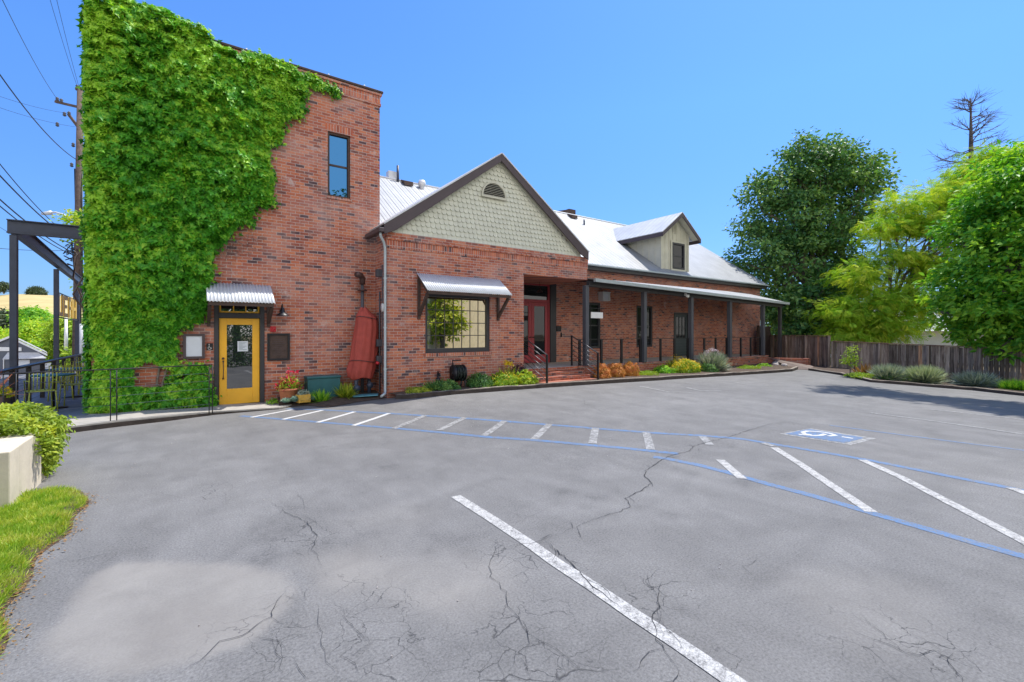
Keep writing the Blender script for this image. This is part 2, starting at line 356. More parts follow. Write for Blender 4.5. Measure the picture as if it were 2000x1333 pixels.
L_DRYV = leafmat('dry_vine', [(.1, (.05, .035, .03)), (.9, (.22, .17, .15))], .05)
def glass(name, refl=.4, tint=(1, 1, 1), base=(.012, .014, .016), rough=.01):
    t = NT(name); t.set(base, .3, 0, .05); g = t.node('ShaderNodeBsdfGlossy'); g.inputs['Color'].default_value = (*tint, 1); g.inputs['Roughness'].default_value = rough
    b = t.node('ShaderNodeBump'); b.inputs['Strength'].default_value = .06; b.inputs['Distance'].default_value = .02
    t.put(b.inputs['Height'], t.noise(t.pos(), 1.6, 2)); t.put(g.inputs['Normal'], b.outputs[0])
    mx = t.node('ShaderNodeMixShader'); mx.inputs[0].default_value = refl
    t.t.links.new(t.b.outputs[0], mx.inputs[1]); t.t.links.new(g.outputs[0], mx.inputs[2]); t.t.links.new(mx.outputs[0], t.out.inputs[0]); return t.m
GLASS = glass('window_glass', .22); GLASSB = glass('mirror_glass', .85, (1, .88, .62)); GLASST = glass('upper_glass', .36, (.10, .38, .85)); GLASSD = glass('porch_glass', .035)

# ------------------------------------------------------------------ foliage generators
OVAL_V = np.array([(0, 0, 0), (.45, .27, .09), (1, 0, -.04), (.45, -.27, .09)]); OVAL_F = np.array([(0, 1, 2), (0, 2, 3)])
_h = [(-.12, .22), (.16, .17), (.20, .52), (.44, .22), (1.0, 0)]
IVY_V = np.array([(.12, 0, .04), (0, 0, 0)] + [(a, b, -.05 * b) for a, b in _h] + [(a, -b, -.05 * b) for a, b in _h[:-1]][::-1])
IVY_F = np.array([(0, i, i + 1) for i in range(1, 10)] + [(0, 10, 1)])
BLADE_V = np.array([(0, .05, 0), (0, -.05, 0), (.55, -.035, .02), (.55, .035, .02), (1, 0, .12)]); BLADE_F = np.array([(0, 1, 2), (0, 2, 3), (3, 2, 4)])
THIN_V = BLADE_V * np.array([1, .45, 1]); 
_fv, _ff = [], []
for _i in range(8):
    for _s in (-1, 1):
        _x = .12 + _i * .115; _l = .30 * math.sin(math.pi * (_i + 1.6) / 10.5); _b = len(_fv)
        _fv += [(_x, 0, 0), (_x + .06, _s * _l * .5, .02), (_x + .10, _s * _l, -.04), (_x - .01, _s * _l * .55, .02)]; _ff += [(_b, _b + 1, _b + 2), (_b, _b + 2, _b + 3)]
FROND_V = np.array(_fv); FROND_V[:, 2] -= .22 * FROND_V[:, 0] ** 2; FROND_F = np.array(_ff)
def unit(a): return a / (np.linalg.norm(a, axis=1, keepdims=True) + 1e-9)
def leaves(name, P, N, T, size, mat, rnd, tmpl='oval', par=None):
    tv, tf = {'oval': (OVAL_V, OVAL_F), 'ivy': (IVY_V, IVY_F), 'blade': (BLADE_V, BLADE_F), 'thin': (THIN_V, BLADE_F), 'frond': (FROND_V, FROND_F)}[tmpl]
    N = unit(N); T = unit(T - N * np.sum(T * N, 1, keepdims=True)); B = np.cross(N, T); n = len(P)
    size = np.broadcast_to(np.asarray(size, float), (n,))[:, None, None]
    V = P[:, None, :] + size * (tv[None, :, 0:1] * T[:, None, :] + tv[None, :, 1:2] * B[:, None, :] + tv[None, :, 2:3] * N[:, None, :])
    F = (tf[None] + (np.arange(n) * len(tv))[:, None, None]).reshape(-1, 3)
    return np_mesh(name, V.reshape(-1, 3), F, mat, par, np.repeat(rnd, len(tv)))
def rnd3(n): return RNG.normal(size=(n, 3))
def crown(name, blobs, nspray, per, spread, lsize, mat, par, tmpl='oval', flat_=.6, up=.5, droop=.2, shell=.35):
    w = np.array([b[3] * b[4] * b[5] for b in blobs]) ** .67; w /= w.sum()
    idx = RNG.choice(len(blobs), nspray, p=w); bb = np.array(blobs)[idx]
    d = unit(rnd3(nspray)); rr = shell + (1 - shell) * RNG.random(nspray) ** .45
    C = bb[:, :3] + d * bb[:, 3:6] * rr[:, None]
    C += rnd3(nspray) * spread * .35
    tone = RNG.random(nspray); idx2 = np.repeat(np.arange(nspray), per); n = len(idx2)
    off = rnd3(n) * spread * np.array([.55, .55, .55 * flat_]); P = C[idx2] + off
    N = d[idx2] * .6 + rnd3(n) * .55 + np.array([0, 0, up]); T = off / spread + d[idx2] * .5 + rnd3(n) * .4 + np.array([0, 0, -droop])
    rn = np.clip(tone[idx2] * .6 + RNG.random(n) * .4, 0, 1)
    leaves(name, P, N, T, lsize * (.7 + .6 * RNG.random(n)), mat, rn, tmpl, par)
    return C
def limbs(mb, base, targets, r0, bend=.3, n=5, seg=6):
    for tx in targets:
        b = Vector(base); t = Vector(tx); pts = []; rs = []
        for i in range(seg + 1):
            k = i / seg; p = b.lerp(t, k); s_ = (b - t).length
            p += Vector((random.uniform(-1, 1), random.uniform(-1, 1), random.uniform(-.3, 1))) * s_ * .06 * bend * 3 * math.sin(k * math.pi)
            pts.append(p); rs.append(r0 * (1 - .8 * k) + .004)
        mb.tube(pts, rs, n)
def tree(name, label, cat, base, blobs, nspray, per, spread, lsize, mat, trunk_r=.25, group=None, tmpl='oval', bark=None, twigs=60, top=.45, **k):
    t = thing(name, label, cat, base, group)
    C = crown('crown', blobs, nspray, per, spread, lsize, mat, t, tmpl, **k)
    mb = MB(); cz = np.mean([b[2] for b in blobs]); cx = np.mean([b[0] for b in blobs]); cyy = np.mean([b[1] for b in blobs])
    fork = Vector((base[0] * .5 + cx * .5, base[1] * .5 + cyy * .5, base[2] + (cz - base[2]) * top)); b0 = Vector(base)
    mb.tube([b0, b0.lerp(fork, .3) + Vector((.1 * trunk_r, 0, 0)), b0.lerp(fork, .7), fork], [trunk_r * 1.25, trunk_r, trunk_r * .85, trunk_r * .7], 10)
    ends = [Vector(b[:3]) for b in blobs]
    limbs(mb, fork, ends, trunk_r * .5, .4, 6)
    for _ in range(twigs):
        c = Vector(C[random.randrange(len(C))]); e = min(ends, key=lambda q: (q - c).length)
        limbs(mb, fork.lerp(e, random.uniform(.4, 1)), [c], trunk_r * .12, .3, 4, 4)
    mb.build('trunk', bark or BARK, t); return t
def bush(name, label, cat, x, y, z, rx, ry, h, n, lsize, mat, tmpl='oval', group=None, flower=None, nf=0, fsize=.04, spiky=False, par=None, ftop=.0, pn='foliage'):
    t = thing(name, label, cat, (x, y, z), group)
    if spiky:
        a = RNG.random(n) * 2 * math.pi; q = RNG.random(n) ** .6
        P = np.stack([x + np.cos(a) * q * rx * .35, y + np.sin(a) * q * ry * .35, np.full(n, z)], 1)
        T = np.stack([np.cos(a) * q * rx / h * .9, np.sin(a) * q * ry / h * .9, np.ones(n)], 1) + rnd3(n) * .12
        leaves(pn, P, rnd3(n) + np.array([0, 0, .01]), T, h * (.55 + .5 * RNG.random(n)), mat, RNG.random(n), 'thin' if n > 1000 else 'blade', t)
    else:
        d = unit(rnd3(n)); d[:, 2] = np.abs(d[:, 2]); r_ = .55 + .45 * RNG.random(n) ** .5
        lump = 1 + .5 * (vnoise(d[:, 0] * 3 + x * 7, d[:, 1] * 3 + d[:, 2] * 2, 3) - .5)
        P = np.stack([x + d[:, 0] * rx * r_ * lump, y + d[:, 1] * ry * r_ * lump, z + d[:, 2] * h * r_ * lump], 1)
        rn = np.clip(.3 * RNG.random(n) + .7 * vnoise(P[:, 0] * 9, P[:, 2] * 9 + P[:, 1] * 5, 5), 0, 1)
        leaves(pn, P, d + rnd3(n) * .5, d * .5 + rnd3(n) * .6 + np.array([0, 0, .7]), lsize * (.6 + .7 * RNG.random(n)), mat, rn, tmpl, t)
    if flower:
        d = unit(rnd3(nf)); d[:, 2] = np.abs(d[:, 2]) + ftop; d = unit(d); r_ = 1.0 + .12 * RNG.random(nf)
        P = np.stack([x + d[:, 0] * rx * r_, y + d[:, 1] * ry * r_, z + d[:, 2] * h * r_], 1)
        k = 3; P = np.repeat(P, k, 0) + rnd3(nf * k) * fsize * .35
        leaves('flowers', P, rnd3(nf * k) * .5 + np.array([0, -.3, 1]), rnd3(nf * k), fsize, flower, RNG.random(nf * k), 'oval', t)
    return t

# ------------------------------------------------------------------ GROUND
def sheet(name, mat, z=0, size=900, sub=1):
    return tag(MB().add([(-size, -size, z), (size, -size, z), (size, size, z), (-size, size, z)], [(0, 1, 2, 3)]).build(name, mat), kind='structure')
EARTH = simple('earth', (.22, .17, .09), .95, 0, .3, .05)
sheet('ground', EARTH, -5.5)
tag(MB().add([(25.6, -80, -.5), (260, -80, -.5), (260, 200, -.5), (25.6, 200, -.5)], [(0, 1, 2, 3)]).build('yard_ground', EARTH), kind='structure')
pale_poly = [gp(*p)[:2] for p in [(105, 1235), (128, 1172), (180, 1118), (250, 1094), (360, 1094), (470, 1108), (560, 1128), (570, 1160), (520, 1212), (440, 1262), (340, 1298), (230, 1308), (135, 1298)]]
def build_lot():
    xs = np.concatenate([[-300, -120, -60, -30, -16, -10, -7, -6.2, -5.2, -4.2, -3.4], np.arange(-3, 7, .06), np.arange(7, 27, .25), [27.5, 29, 31, 34]])
    ys = np.concatenate([[-60, -30, -15, -8, -4, -2, 0], np.arange(.6, 8.4, .06), np.arange(8.4, 15, .25), [17, 20, 24, 28, 33, 38, 44, 50, 57, 66, 80, 120]])
    X, Y = np.meshgrid(xs, ys, indexing='ij'); Z = gz(X, Y); nx, ny = X.shape
    V = np.stack([X.ravel(), Y.ravel(), Z.ravel()], 1); i = np.arange(nx * ny).reshape(nx, ny)
    F = np.stack([i[:-1, :-1].ravel(), i[1:, :-1].ravel(), i[1:, 1:].ravel(), i[:-1, 1:].ravel()], 1)
    o = np_mesh('parking_lot', V, F, ASPH, smooth=True); tag(o, kind='structure')
    x, y = V[:, 0], V[:, 1]; pale = np.zeros(len(V))
    xj = x + .14 * (vnoise(x * 3, y * 3, 1) - .5) + .5 * (vnoise(x * .9, y * .9, 11) - .5) * 0; yj = y + .14 * (vnoise(x * 3, y * 3, 2) - .5)
    near = (x > -2) & (x < 4) & (y > 1) & (y < 6)
    acc = np.zeros(near.sum())
    for a in range(16):
        t = 2 * math.pi * a / 16; r_ = .01 + .022 * (a % 4)
        acc += inpoly(xj[near] + r_ * math.cos(t), yj[near] + r_ * math.sin(t), pale_poly)
    acc /= 16; edge = 4 * acc * (1 - acc)
    pale[near] = acc * (.75 + .25 * vnoise(x[near] * 2, y[near] * 2, 4)) + .2 * edge
    for px, py, rr, ww in [(800, 1120, .55, .5), (690, 1110, .35, .4), (930, 1165, .4, .4), (1720, 1190, .5, .3), (780, 1010, .5, .22)]:
        cx, cy, _ = gp(px, py); pale += ww * S(1.35 - np.hypot(x - cx + .4 * (vnoise(x * 2, y * 2, 5) - .5), y - cy + .4 * (vnoise(x * 2, y * 2, 6) - .5)) / rr)
    pale += .15 * S((vnoise(x * .35, y * .35, 8) - .55) * 4) * (y < 14)
    crk = np.zeros(len(V))
    for px, py, rr in [(640, 1230, .55), (600, 1050, .35), (1030, 1270, .45), (1290, 1160, .28), (1800, 1275, .4), (990, 1090, .3), (560, 1300, .4), (740, 1300, .35), (1400, 1300, .2), (430, 960, .35), (960, 1310, .35)]:
        cx, cy, _ = gp(px, py); crk = np.maximum(crk, S(1.6 - np.hypot(x - cx, y - cy) / rr))
    oil = np.zeros(len(V))
    for k in range(46):
        px, py, rr = random.uniform(250, 1980), random.choice([random.uniform(860, 1320), random.uniform(790, 1000)]), random.uniform(.05, .22)
        cx, cy, _ = gp(px, py); oil = np.maximum(oil, random.uniform(.25, .8) * S(1.4 - np.hypot((x - cx) * random.uniform(.7, 1.2), y - cy) / rr))
    for px, py, r0_, a0, a1 in [(1500, 1060, 3.0, 2.0, 3.4), (1150, 900, 4.2, 3.6, 4.6), (700, 930, 2.6, .4, 1.5), (1700, 1240, 2.2, 1.6, 3.0), (900, 860, 3.6, 4.0, 5.2)]:
        cx, cy, _ = gp(px, py)
        for of_ in (0, 1.45):
            d = np.hypot(x - cx, y - cy) - r0_ - of_; an = np.mod(np.arctan2(y - cy, x - cx), 6.283); oil = np.maximum(oil, .34 * S(1.3 - np.abs(d) / .09) * (an > a0) * (an < a1))
    oil = oil * .65 * (1 - np.clip(pale * 1.6, 0, 1))
    for nm, a in (('oil', oil), ('pale', np.clip(pale, 0, 1)), ('crk', crk)):
        at_ = o.data.attributes.new(nm, 'FLOAT', 'POINT'); at_.data.foreach_set('value', a.astype(np.float32))
build_lot()

def strip(mb, pts, w, lift=.006, step=.25, jit=0.0, w2=None, taper=False):
    P = []
    for a, b in zip(pts[:-1], pts[1:]):
        a = np.array(a[:2]); b = np.array(b[:2]); n = max(1, int(np.hypot(*(b - a)) / step))
        P += [a + (b - a) * i / n for i in range(n)]
    P.append(np.array(pts[-1][:2])); P = np.array(P)
    if jit: P[1:-1] += RNG.normal(size=P[1:-1].shape) * jit
    D = np.gradient(P, axis=0); D /= np.linalg.norm(D, axis=1, keepdims=True) + 1e-9; Nn = np.stack([-D[:, 1], D[:, 0]], 1)
    ww = np.full(len(P), w)
    if w2 is not None: ww = w2 + (w - w2) * RNG.random(len(P))
    if taper: ww = ww * np.minimum(1, np.minimum(np.linspace(0, 4, len(P)) + .15, np.linspace(4, 0, len(P)) + .1))
    A = P + Nn * ww[:, None] / 2; B = P - Nn * ww[:, None] / 2; vs = []; fs = []
    for i in range(len(P)):
        for q in (A[i], B[i]): vs.append((q[0], q[1], float(gz(q[0], q[1])) + lift))
        if i: fs.append((2 * i - 2, 2 * i - 1, 2 * i + 1, 2 * i))
    mb.add(vs, fs)
def line(name, pxs, w, mat, lift=.003):
    mb = MB()
    for pl in pxs: strip(mb, [gp(*p) for p in pl], w, lift)
    return tag(mb.build(name, mat), kind='structure')
line('blue_walkway_lines', [[(560, 799), (630, 801), (760, 808), (870, 815), (980, 823), (1070, 830), (1170, 838), (1290, 847), (1380, 852), (1450, 858), (1560, 876), (1700, 900), (1850, 930), (2000, 959), (2100, 984)],
     [(470, 813), (560, 820), (660, 828), (760, 836), (860, 845), (950, 854), (1040, 860), (1130, 868), (1220, 876), (1325, 887)],
     [(1276, 893), (1300, 896), (1360, 908), (1420, 923), (1500, 946), (1580, 967), (1650, 987), (1720, 1008), (1800, 1031), (1900, 1060), (2000, 1088), (2100, 1120)]], .125, P_BLUE)
line('faded_blue_line', [[(1620, 831), (1700, 842), (1800, 855), (1900, 868), (2000, 880)]], .08, P_PALEBLUE)
line('fresh_hatch_lines', [[(490, 816), (570, 801)], [(552, 820), (630, 802)], [(620, 826), (693, 805)], [(690, 832), (760, 808)]], .10, P_FRESH, .005)
line('worn_hatch_lines', [[(768, 838), (830, 812)], [(858, 841), (908, 816)], [(945, 852), (985, 823)], [(1043, 859), (1073, 829)], [(1157, 867), (1163, 837)], [(1271, 879), (1262, 845)], [(1387, 870), (1372, 853)], [(1512, 872), (1490, 866)]], .13, P_WORN, .005)
line('parking_stall_lines', [[(1407, 899), (1450, 936)], [(1512, 875), (1560, 905), (1620, 946), (1702, 1001)], [(1684, 899), (1760, 933), (1850, 980), (2000, 1058), (2080, 1104)], [(1975, 954), (2060, 985)],
     [(890, 970), (960, 1014), (1042, 1068), (1083, 1098), (1160, 1148), (1240, 1203), (1330, 1262), (1440, 1338), (1560, 1420)]], .115, P_WHITE, .005)
line('far_stall_lines', [[(1700, 807), (1800, 820), (1900, 834), (2000, 849)], [(1340, 757), (1368, 764), (1408, 764)], [(1250, 755), (1305, 766), (1350, 767)], [(1420, 745), (1472, 753), (1502, 753)], [(1815, 800), (1910, 810), (2000, 820)]], .09, P_WORN, .005)
# wheelchair bay marking
q = lambda x, y: gp(x, y)
def quad_patch(name, pts, mat, lift):
    P = [gp(*p) for p in pts]; mb = MB(); n = 8; vs = []; fs = []
    for i in range(n + 1):
        for j in range(n + 1):
            a = np.array(P[0]) * (1 - i / n) + np.array(P[1]) * i / n; b = np.array(P[3]) * (1 - i / n) + np.array(P[2]) * i / n
            c = a * (1 - j / n) + b * j / n; vs.append((c[0], c[1], float(gz(c[0], c[1])) + lift))
    for i in range(n):
        for j in range(n): k = i * (n + 1) + j; fs.append((k, k + n + 1, k + n + 2, k + 1))
    return tag(mb.add(vs, fs).build(name, mat), kind='structure')
quad_patch('accessible_bay_border', [(1521, 848), (1662, 870), (1712, 857), (1583, 837.3)], P_WORN, .003)
quad_patch('accessible_bay_field', [(1534, 848), (1650, 866), (1689, 856), (1580, 838.8)], P_BLUE, .006)
line('accessible_symbol', [[(1560, 849.8), (1573, 850.6), (1590, 852.2), (1603, 851.6), (1612, 848.8)], [(1592, 844), (1577, 843.2), (1568, 845.4), (1571, 848.5), (1585, 850.6)],
     [(1592, 843.8), (1612, 846), (1622, 848), (1632, 851.5), (1618, 852.8)], [(1644, 854.2), (1666, 857.6)]], .075, P_FRESH, .009)

# cracks
CR = [([(1547, 826), (1510, 827), (1480, 836), (1450, 845), (1422, 855), (1360, 870), (1345, 882), (1305, 892), (1280, 907), (1262, 920), (1260, 930), (1272, 945), (1250, 960), (1220, 975), (1232, 992), (1190, 1005), (1145, 1022), (1115, 1035), (1080, 1047), (1065, 1060)], .02),
      ([(1065, 1060), (1075, 1066), (1100, 1087), (1130, 1118), (1165, 1152), (1215, 1192)], .02), ([(1080, 1047), (1040, 1062), (1000, 1066), (985, 1074)], .009),
      ([(1058, 1000), (1028, 1012), (1005, 1024)], .008), ([(1293, 1137), (1287, 1168), (1284, 1188), (1273, 1203), (1281, 1237), (1293, 1263), (1310, 1289), (1327, 1309), (1333, 1336)], .012),
      ([(1264, 1122), (1273, 1151), (1284, 1170)], .006), ([(1284, 1190), (1298, 1225), (1318, 1245), (1345, 1280)], .005),
      ([(988, 1053), (959, 1094), (959, 1128), (982, 1151), (994, 1186), (1017, 1209), (1028, 1237), (1034, 1260), (1011, 1283), (994, 1312), (985, 1336)], .008),
      ([(1034, 1258), (1048, 1255), (1080, 1266), (1103, 1283), (1132, 1306), (1172, 1326)], .006), ([(1011, 1283), (1030, 1310), (1040, 1336)], .005),
      ([(1655, 1226), (1695, 1249), (1735, 1260), (1770, 1278), (1799, 1283), (1827, 1272), (1850, 1275), (1853, 1301), (1873, 1324), (1880, 1338)], .009),
      ([(1690, 1209), (1718, 1237), (1747, 1260), (1790, 1300), (1830, 1322)], .006), ([(1850, 1272), (1914, 1278), (1954, 1295)], .006), ([(1695, 1249), (1740, 1280), (1800, 1290)], .004),
      ([(530, 982), (560, 1002), (595, 1020), (617, 1045), (612, 1075), (630, 1110)], .012), ([(560, 1002), (600, 1010), (640, 1040)], .005), ([(570, 955), (590, 975), (597, 1000)], .005),
      ([(562, 1152), (537, 1185), (530, 1205), (500, 1225), (470, 1245), (425, 1257), (390, 1295), (350, 1320)], .010),
      ([(622, 1185), (625, 1220), (630, 1250), (640, 1295), (655, 1320)], .006), ([(500, 1245), (530, 1250), (548, 1290), (555, 1318)], .006), ([(500, 1245), (550, 1252), (575, 1240), (615, 1245)], .005),
      ([(662, 1200), (685, 1222), (710, 1245), (725, 1262)], .006), ([(100, 1102), (130, 1098), (170, 1092), (200, 1084), (235, 1081), (255, 1078)], .007), ([(600, 1150), (590, 1170), (560, 1185)], .005),
      ([(1480, 1092), (1452, 1110), (1470, 1128)], .006), ([(540, 955), (560, 930), (565, 905)], .003), ([(330, 1075), (385, 1072)], .004), ([(720, 1155), (745, 1175), (800, 1182)], .004),
      ([(575, 1290), (585, 1310), (600, 1330)], .006), ([(660, 1280), (690, 1300), (700, 1318)], .005), ([(1140, 775), (1142, 790), (1180, 806)], .012), ([(300, 960), (360, 975), (420, 985)], .004)]
mb = MB()
for pl, w in CR:
    pts = [gp(*p) for p in pl]; L = np.hypot(pts[-1][0] - pts[0][0], pts[-1][1] - pts[0][1])
    strip(mb, pts, w * .52, .007, .05, .009, w * .2, True)
    for _ in range(int(2 + L * 3)):            # side branches
        k = random.randrange(len(pts) - 1); t = random.random()
        x = pts[k][0] * (1 - t) + pts[k + 1][0] * t; y = pts[k][1] * (1 - t) + pts[k + 1][1] * t
        a = random.random() * 6.28; l = random.uniform(.08, .3); br = [(x, y)]
        for _ in range(3): a += random.uniform(-.7, .7); x += math.cos(a) * l / 3; y += math.sin(a) * l / 3; br.append((x, y))
        strip(mb, br, w * .28, .0065, .04, .004, w * .1, True)
tag(mb.build('asphalt_cracks', CRACK), kind='structure')
# grit lying on the asphalt
n = 130; mb = MB()
for i in range(n):
    x = random.uniform(-1, 8); y = random.uniform(1.8, 10); s_ = random.uniform(.002, .007); z = float(gz(x, y)) + .002
    mb.tube([(x, y, z), (x + s_, y + s_ * .5, z + s_ * .6), (x + s_ * 1.3, y, z + s_ * .2)], [s_ * .5, s_ * .8, s_ * .3], 5)
tag(mb.build('loose_grit', STONE), 'scattered grit and leaf crumbs on the asphalt', None, None, 'stuff')

# sidewalk in front of the tower, patio
fr = [onZ(60, 842, .12), onZ(113, 836, .12), onZ(228, 822, .12), onZ(330, 812, .11), onZ(415, 804, .08), onZ(480, 800, .06), onZ(545, 796, .045), onZ(570, 791, .04)]
pv = [(p[0], p[1], p[2]) for p in fr]; mb = MB()
vs = []; fs = []
for i, p in enumerate(pv):
    vs += [(p[0], p[1], -.05), (p[0], p[1], p[2]), (p[0], 12.95, p[2])]
    if i: a = 3 * (i - 1); b = 3 * i; fs += [(a, b, b + 1, a + 1), (a + 1, b + 1, b + 2, a + 2)]
vs += [(-6, 11.3, -.05), (-6, 11.3, .12), (-6, 12.95, .12)]; k = len(vs) - 3; fs += [(k, 0, 1, k + 1), (k + 1, 1, 2, k + 2)]
tag(mb.add(vs, fs).build('sidewalk', CONC), kind='structure')
mb = MB()                                         # dark sheet over the face of its kerb
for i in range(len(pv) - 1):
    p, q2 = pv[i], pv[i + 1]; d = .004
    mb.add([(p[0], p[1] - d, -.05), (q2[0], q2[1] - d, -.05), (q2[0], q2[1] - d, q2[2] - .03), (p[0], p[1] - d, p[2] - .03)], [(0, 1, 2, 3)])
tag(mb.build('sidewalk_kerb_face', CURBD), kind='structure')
mb = MB(); y = 12.4
while y < 34: mb.box(-3.3, -1.61, y, y + .135, .07, .135); y += .14
tag(mb.build('patio_floor', PATIO), kind='structure')

# planting beds with kerbs
def kerb(name, pxs, zt, w, depth, ztop_extra=.12):
    top = [gp(*p) for p in pxs]; mb = MB(); vs = []; fs = []
    P = []
    for a, b in zip(top[:-1], top[1:]):
        nseg = 5
        P += [np.array(a) * (1 - i / nseg) + np.array(b) * i / nseg for i in range(nseg)]
    P.append(np.array(top[-1])); P = np.array(P); D = np.gradient(P, axis=0); D /= np.linalg.norm(D[:, :2], axis=1, keepdims=True); Nn = np.stack([-D[:, 1], D[:, 0]], 1)
    for i, p in enumerate(P):
        j = random.uniform(-.012, .012); h = p[2] + ztop_extra + j
        f = p[:2]; b = p[:2] + Nn[i] * w
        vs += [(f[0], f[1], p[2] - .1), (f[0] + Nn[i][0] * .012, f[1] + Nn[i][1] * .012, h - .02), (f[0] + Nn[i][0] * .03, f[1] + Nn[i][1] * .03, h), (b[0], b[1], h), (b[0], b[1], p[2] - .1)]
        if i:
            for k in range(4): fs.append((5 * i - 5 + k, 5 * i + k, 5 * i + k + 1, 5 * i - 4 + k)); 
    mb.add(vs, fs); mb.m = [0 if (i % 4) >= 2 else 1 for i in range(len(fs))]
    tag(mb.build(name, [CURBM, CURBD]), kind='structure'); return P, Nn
LK = [(772, 780), (800, 780), (860, 774), (960, 766), (1050, 759), (1165, 751), (1290, 743.5), (1400, 736), (1480, 731), (1548, 726), (1562, 721), (1556, 716)]
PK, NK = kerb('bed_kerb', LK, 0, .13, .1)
front = [(p[0] + n_[0] * .06, p[1] + n_[1] * .06) for p, n_ in zip(PK, NK)]
mb = MB(); vs = []; fs = []
for i, (x, y) in enumerate(front):
    vs += [(x, y, float(gz(x, y)) + .10), (x if i else 4.3, 12.1, .2)]
    if i: fs.append((2 * i - 2, 2 * i, 2 * i + 1, 2 * i - 1))
tag(mb.add(vs, fs).build('bed_soil', SOIL), kind='structure')
FKp = [(1578, 724), (1640, 733), (1700, 747), (1800, 755), (1900, 763), (2000, 774), (2150, 800)]
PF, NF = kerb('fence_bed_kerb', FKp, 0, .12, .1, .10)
mb = MB(); vs = []; fs = []
for i, p in enumerate(PF):
    x, y = p[0] + NF[i][0] * .06, p[1] + NF[i][1] * .06
    vs += [(x, y, p[2] + .08), (29.5, y + 1.5, p[2] + .12)]
    if i: fs.append((2 * i - 2, 2 * i, 2 * i + 1, 2 * i - 1))
tag(mb.add(vs, fs).build('fence_bed_soil', SOIL), kind='structure')
mb = MB(); e = [gp(*p) for p in [(545, 798), (600, 793), (640, 797), (700, 786), (757, 778), (772, 776)]]
vs = []; fs = []
for i, p in enumerate(e):
    vs += [(p[0], p[1], p[2] + .012), (p[0] + .1, 12.9, .17)]
    if i: fs.append((2 * i - 2, 2 * i, 2 * i + 1, 2 * i - 1))
tag(mb.add(vs, fs).build('mulch_bed', SOIL), kind='structure')

# ------------------------------------------------------------------ BUILDINGS
def wall(mb, x0, x1, z0, z1, Y, holes=(), rev=.16):
    xs = sorted({x0, x1, *[h[0] for h in holes], *[h[1] for h in holes]}); zs = sorted({z0, z1, *[h[2] for h in holes], *[h[3] for h in holes]})
    for a, b in zip(xs[:-1], xs[1:]):
        for c, d in zip(zs[:-1], zs[1:]):
            mx, mz = (a + b) / 2, (c + d) / 2
            if any(h[0] < mx < h[1] and h[2] < mz < h[3] for h in holes): continue
            mb.add([(a, Y, c), (b, Y, c), (b, Y, d), (a, Y, d)], [(0, 1, 2, 3)])
    for h in holes:
        a, b, c, d = h[:4]; r_ = Y + rev
        mb.add([(a, Y, c), (a, Y, d), (a, r_, d), (a, r_, c), (b, Y, c), (b, Y, d), (b, r_, d), (b, r_, c)], [(0, 3, 2, 1), (4, 5, 6, 7), (0, 4, 7, 3), (1, 2, 6, 5)])
def frame(mb, x0, x1, z0, z1, y0, y1, w, wb=None):
    wb = w if wb is None else wb
    mb.box(x0, x0 + w, y0, y1, z0, z1); mb.box(x1 - w, x1, y0, y1, z0, z1)
    mb.box(x0 + w, x1 - w, y0, y1, z1 - w, z1)
    if wb > 0: mb.box(x0 + w, x1 - w, y0, y1, z0, z0 + wb)
def window(par, x0, x1, z0, z1, Y, fm, gm, cols=1, rows=2, mw=.02, fw=.06, wb=None, rail=None):
    f = MB(); frame(f, x0, x1, z0, z1, Y + .02, Y + .11, fw, wb); fo = f.build('window', fm, par, .004)
    mb = MB(); g0 = z0 + (fw if wb is None else wb)
    for i in range(1, cols): x = x0 + fw + (x1 - x0 - 2 * fw) * i / cols; mb.box(x - mw / 2, x + mw / 2, Y + .068, Y + .09, g0, z1 - fw)
    for j in range(1, rows): z = g0 + (z1 - fw - g0) * j / rows; w_ = rail or mw; mb.box(x0 + fw, x1 - fw, Y + .063, Y + .092, z - w_ / 2, z + w_ / 2)
    if cols > 1 or rows > 1: mb.build('muntins', fm, fo)
    MB().add([(x0 + fw, Y + .082, g0), (x1 - fw, Y + .082, g0), (x1 - fw, Y + .082, z1 - fw), (x0 + fw, Y + .082, z1 - fw)], [(0, 1, 2, 3)]).build('pane', gm, fo)
    return fo
def corrug(mb, x0, x1, pA, pB, pitch=.068, amp=.011, th=.002):
    n = int((x1 - x0) / pitch * 8); vs = []; fs = []
    d = Vector((0, pB[0] - pA[0], pB[1] - pA[1])).normalized(); nn = Vector((1, 0, 0)).cross(d); nn = -nn if nn.z < 0 else nn
    for k in range(n + 1):
        x = x0 + (x1 - x0) * k / n; o = amp * math.sin(2 * math.pi * (x - x0) / pitch)
        for p in (pA, pB): vs.append((x, p[0] + nn.y * o, p[1] + nn.z * o))
        if k: fs.append((2 * k - 2, 2 * k, 2 * k + 1, 2 * k - 1))
    mb.add(vs, fs, True)
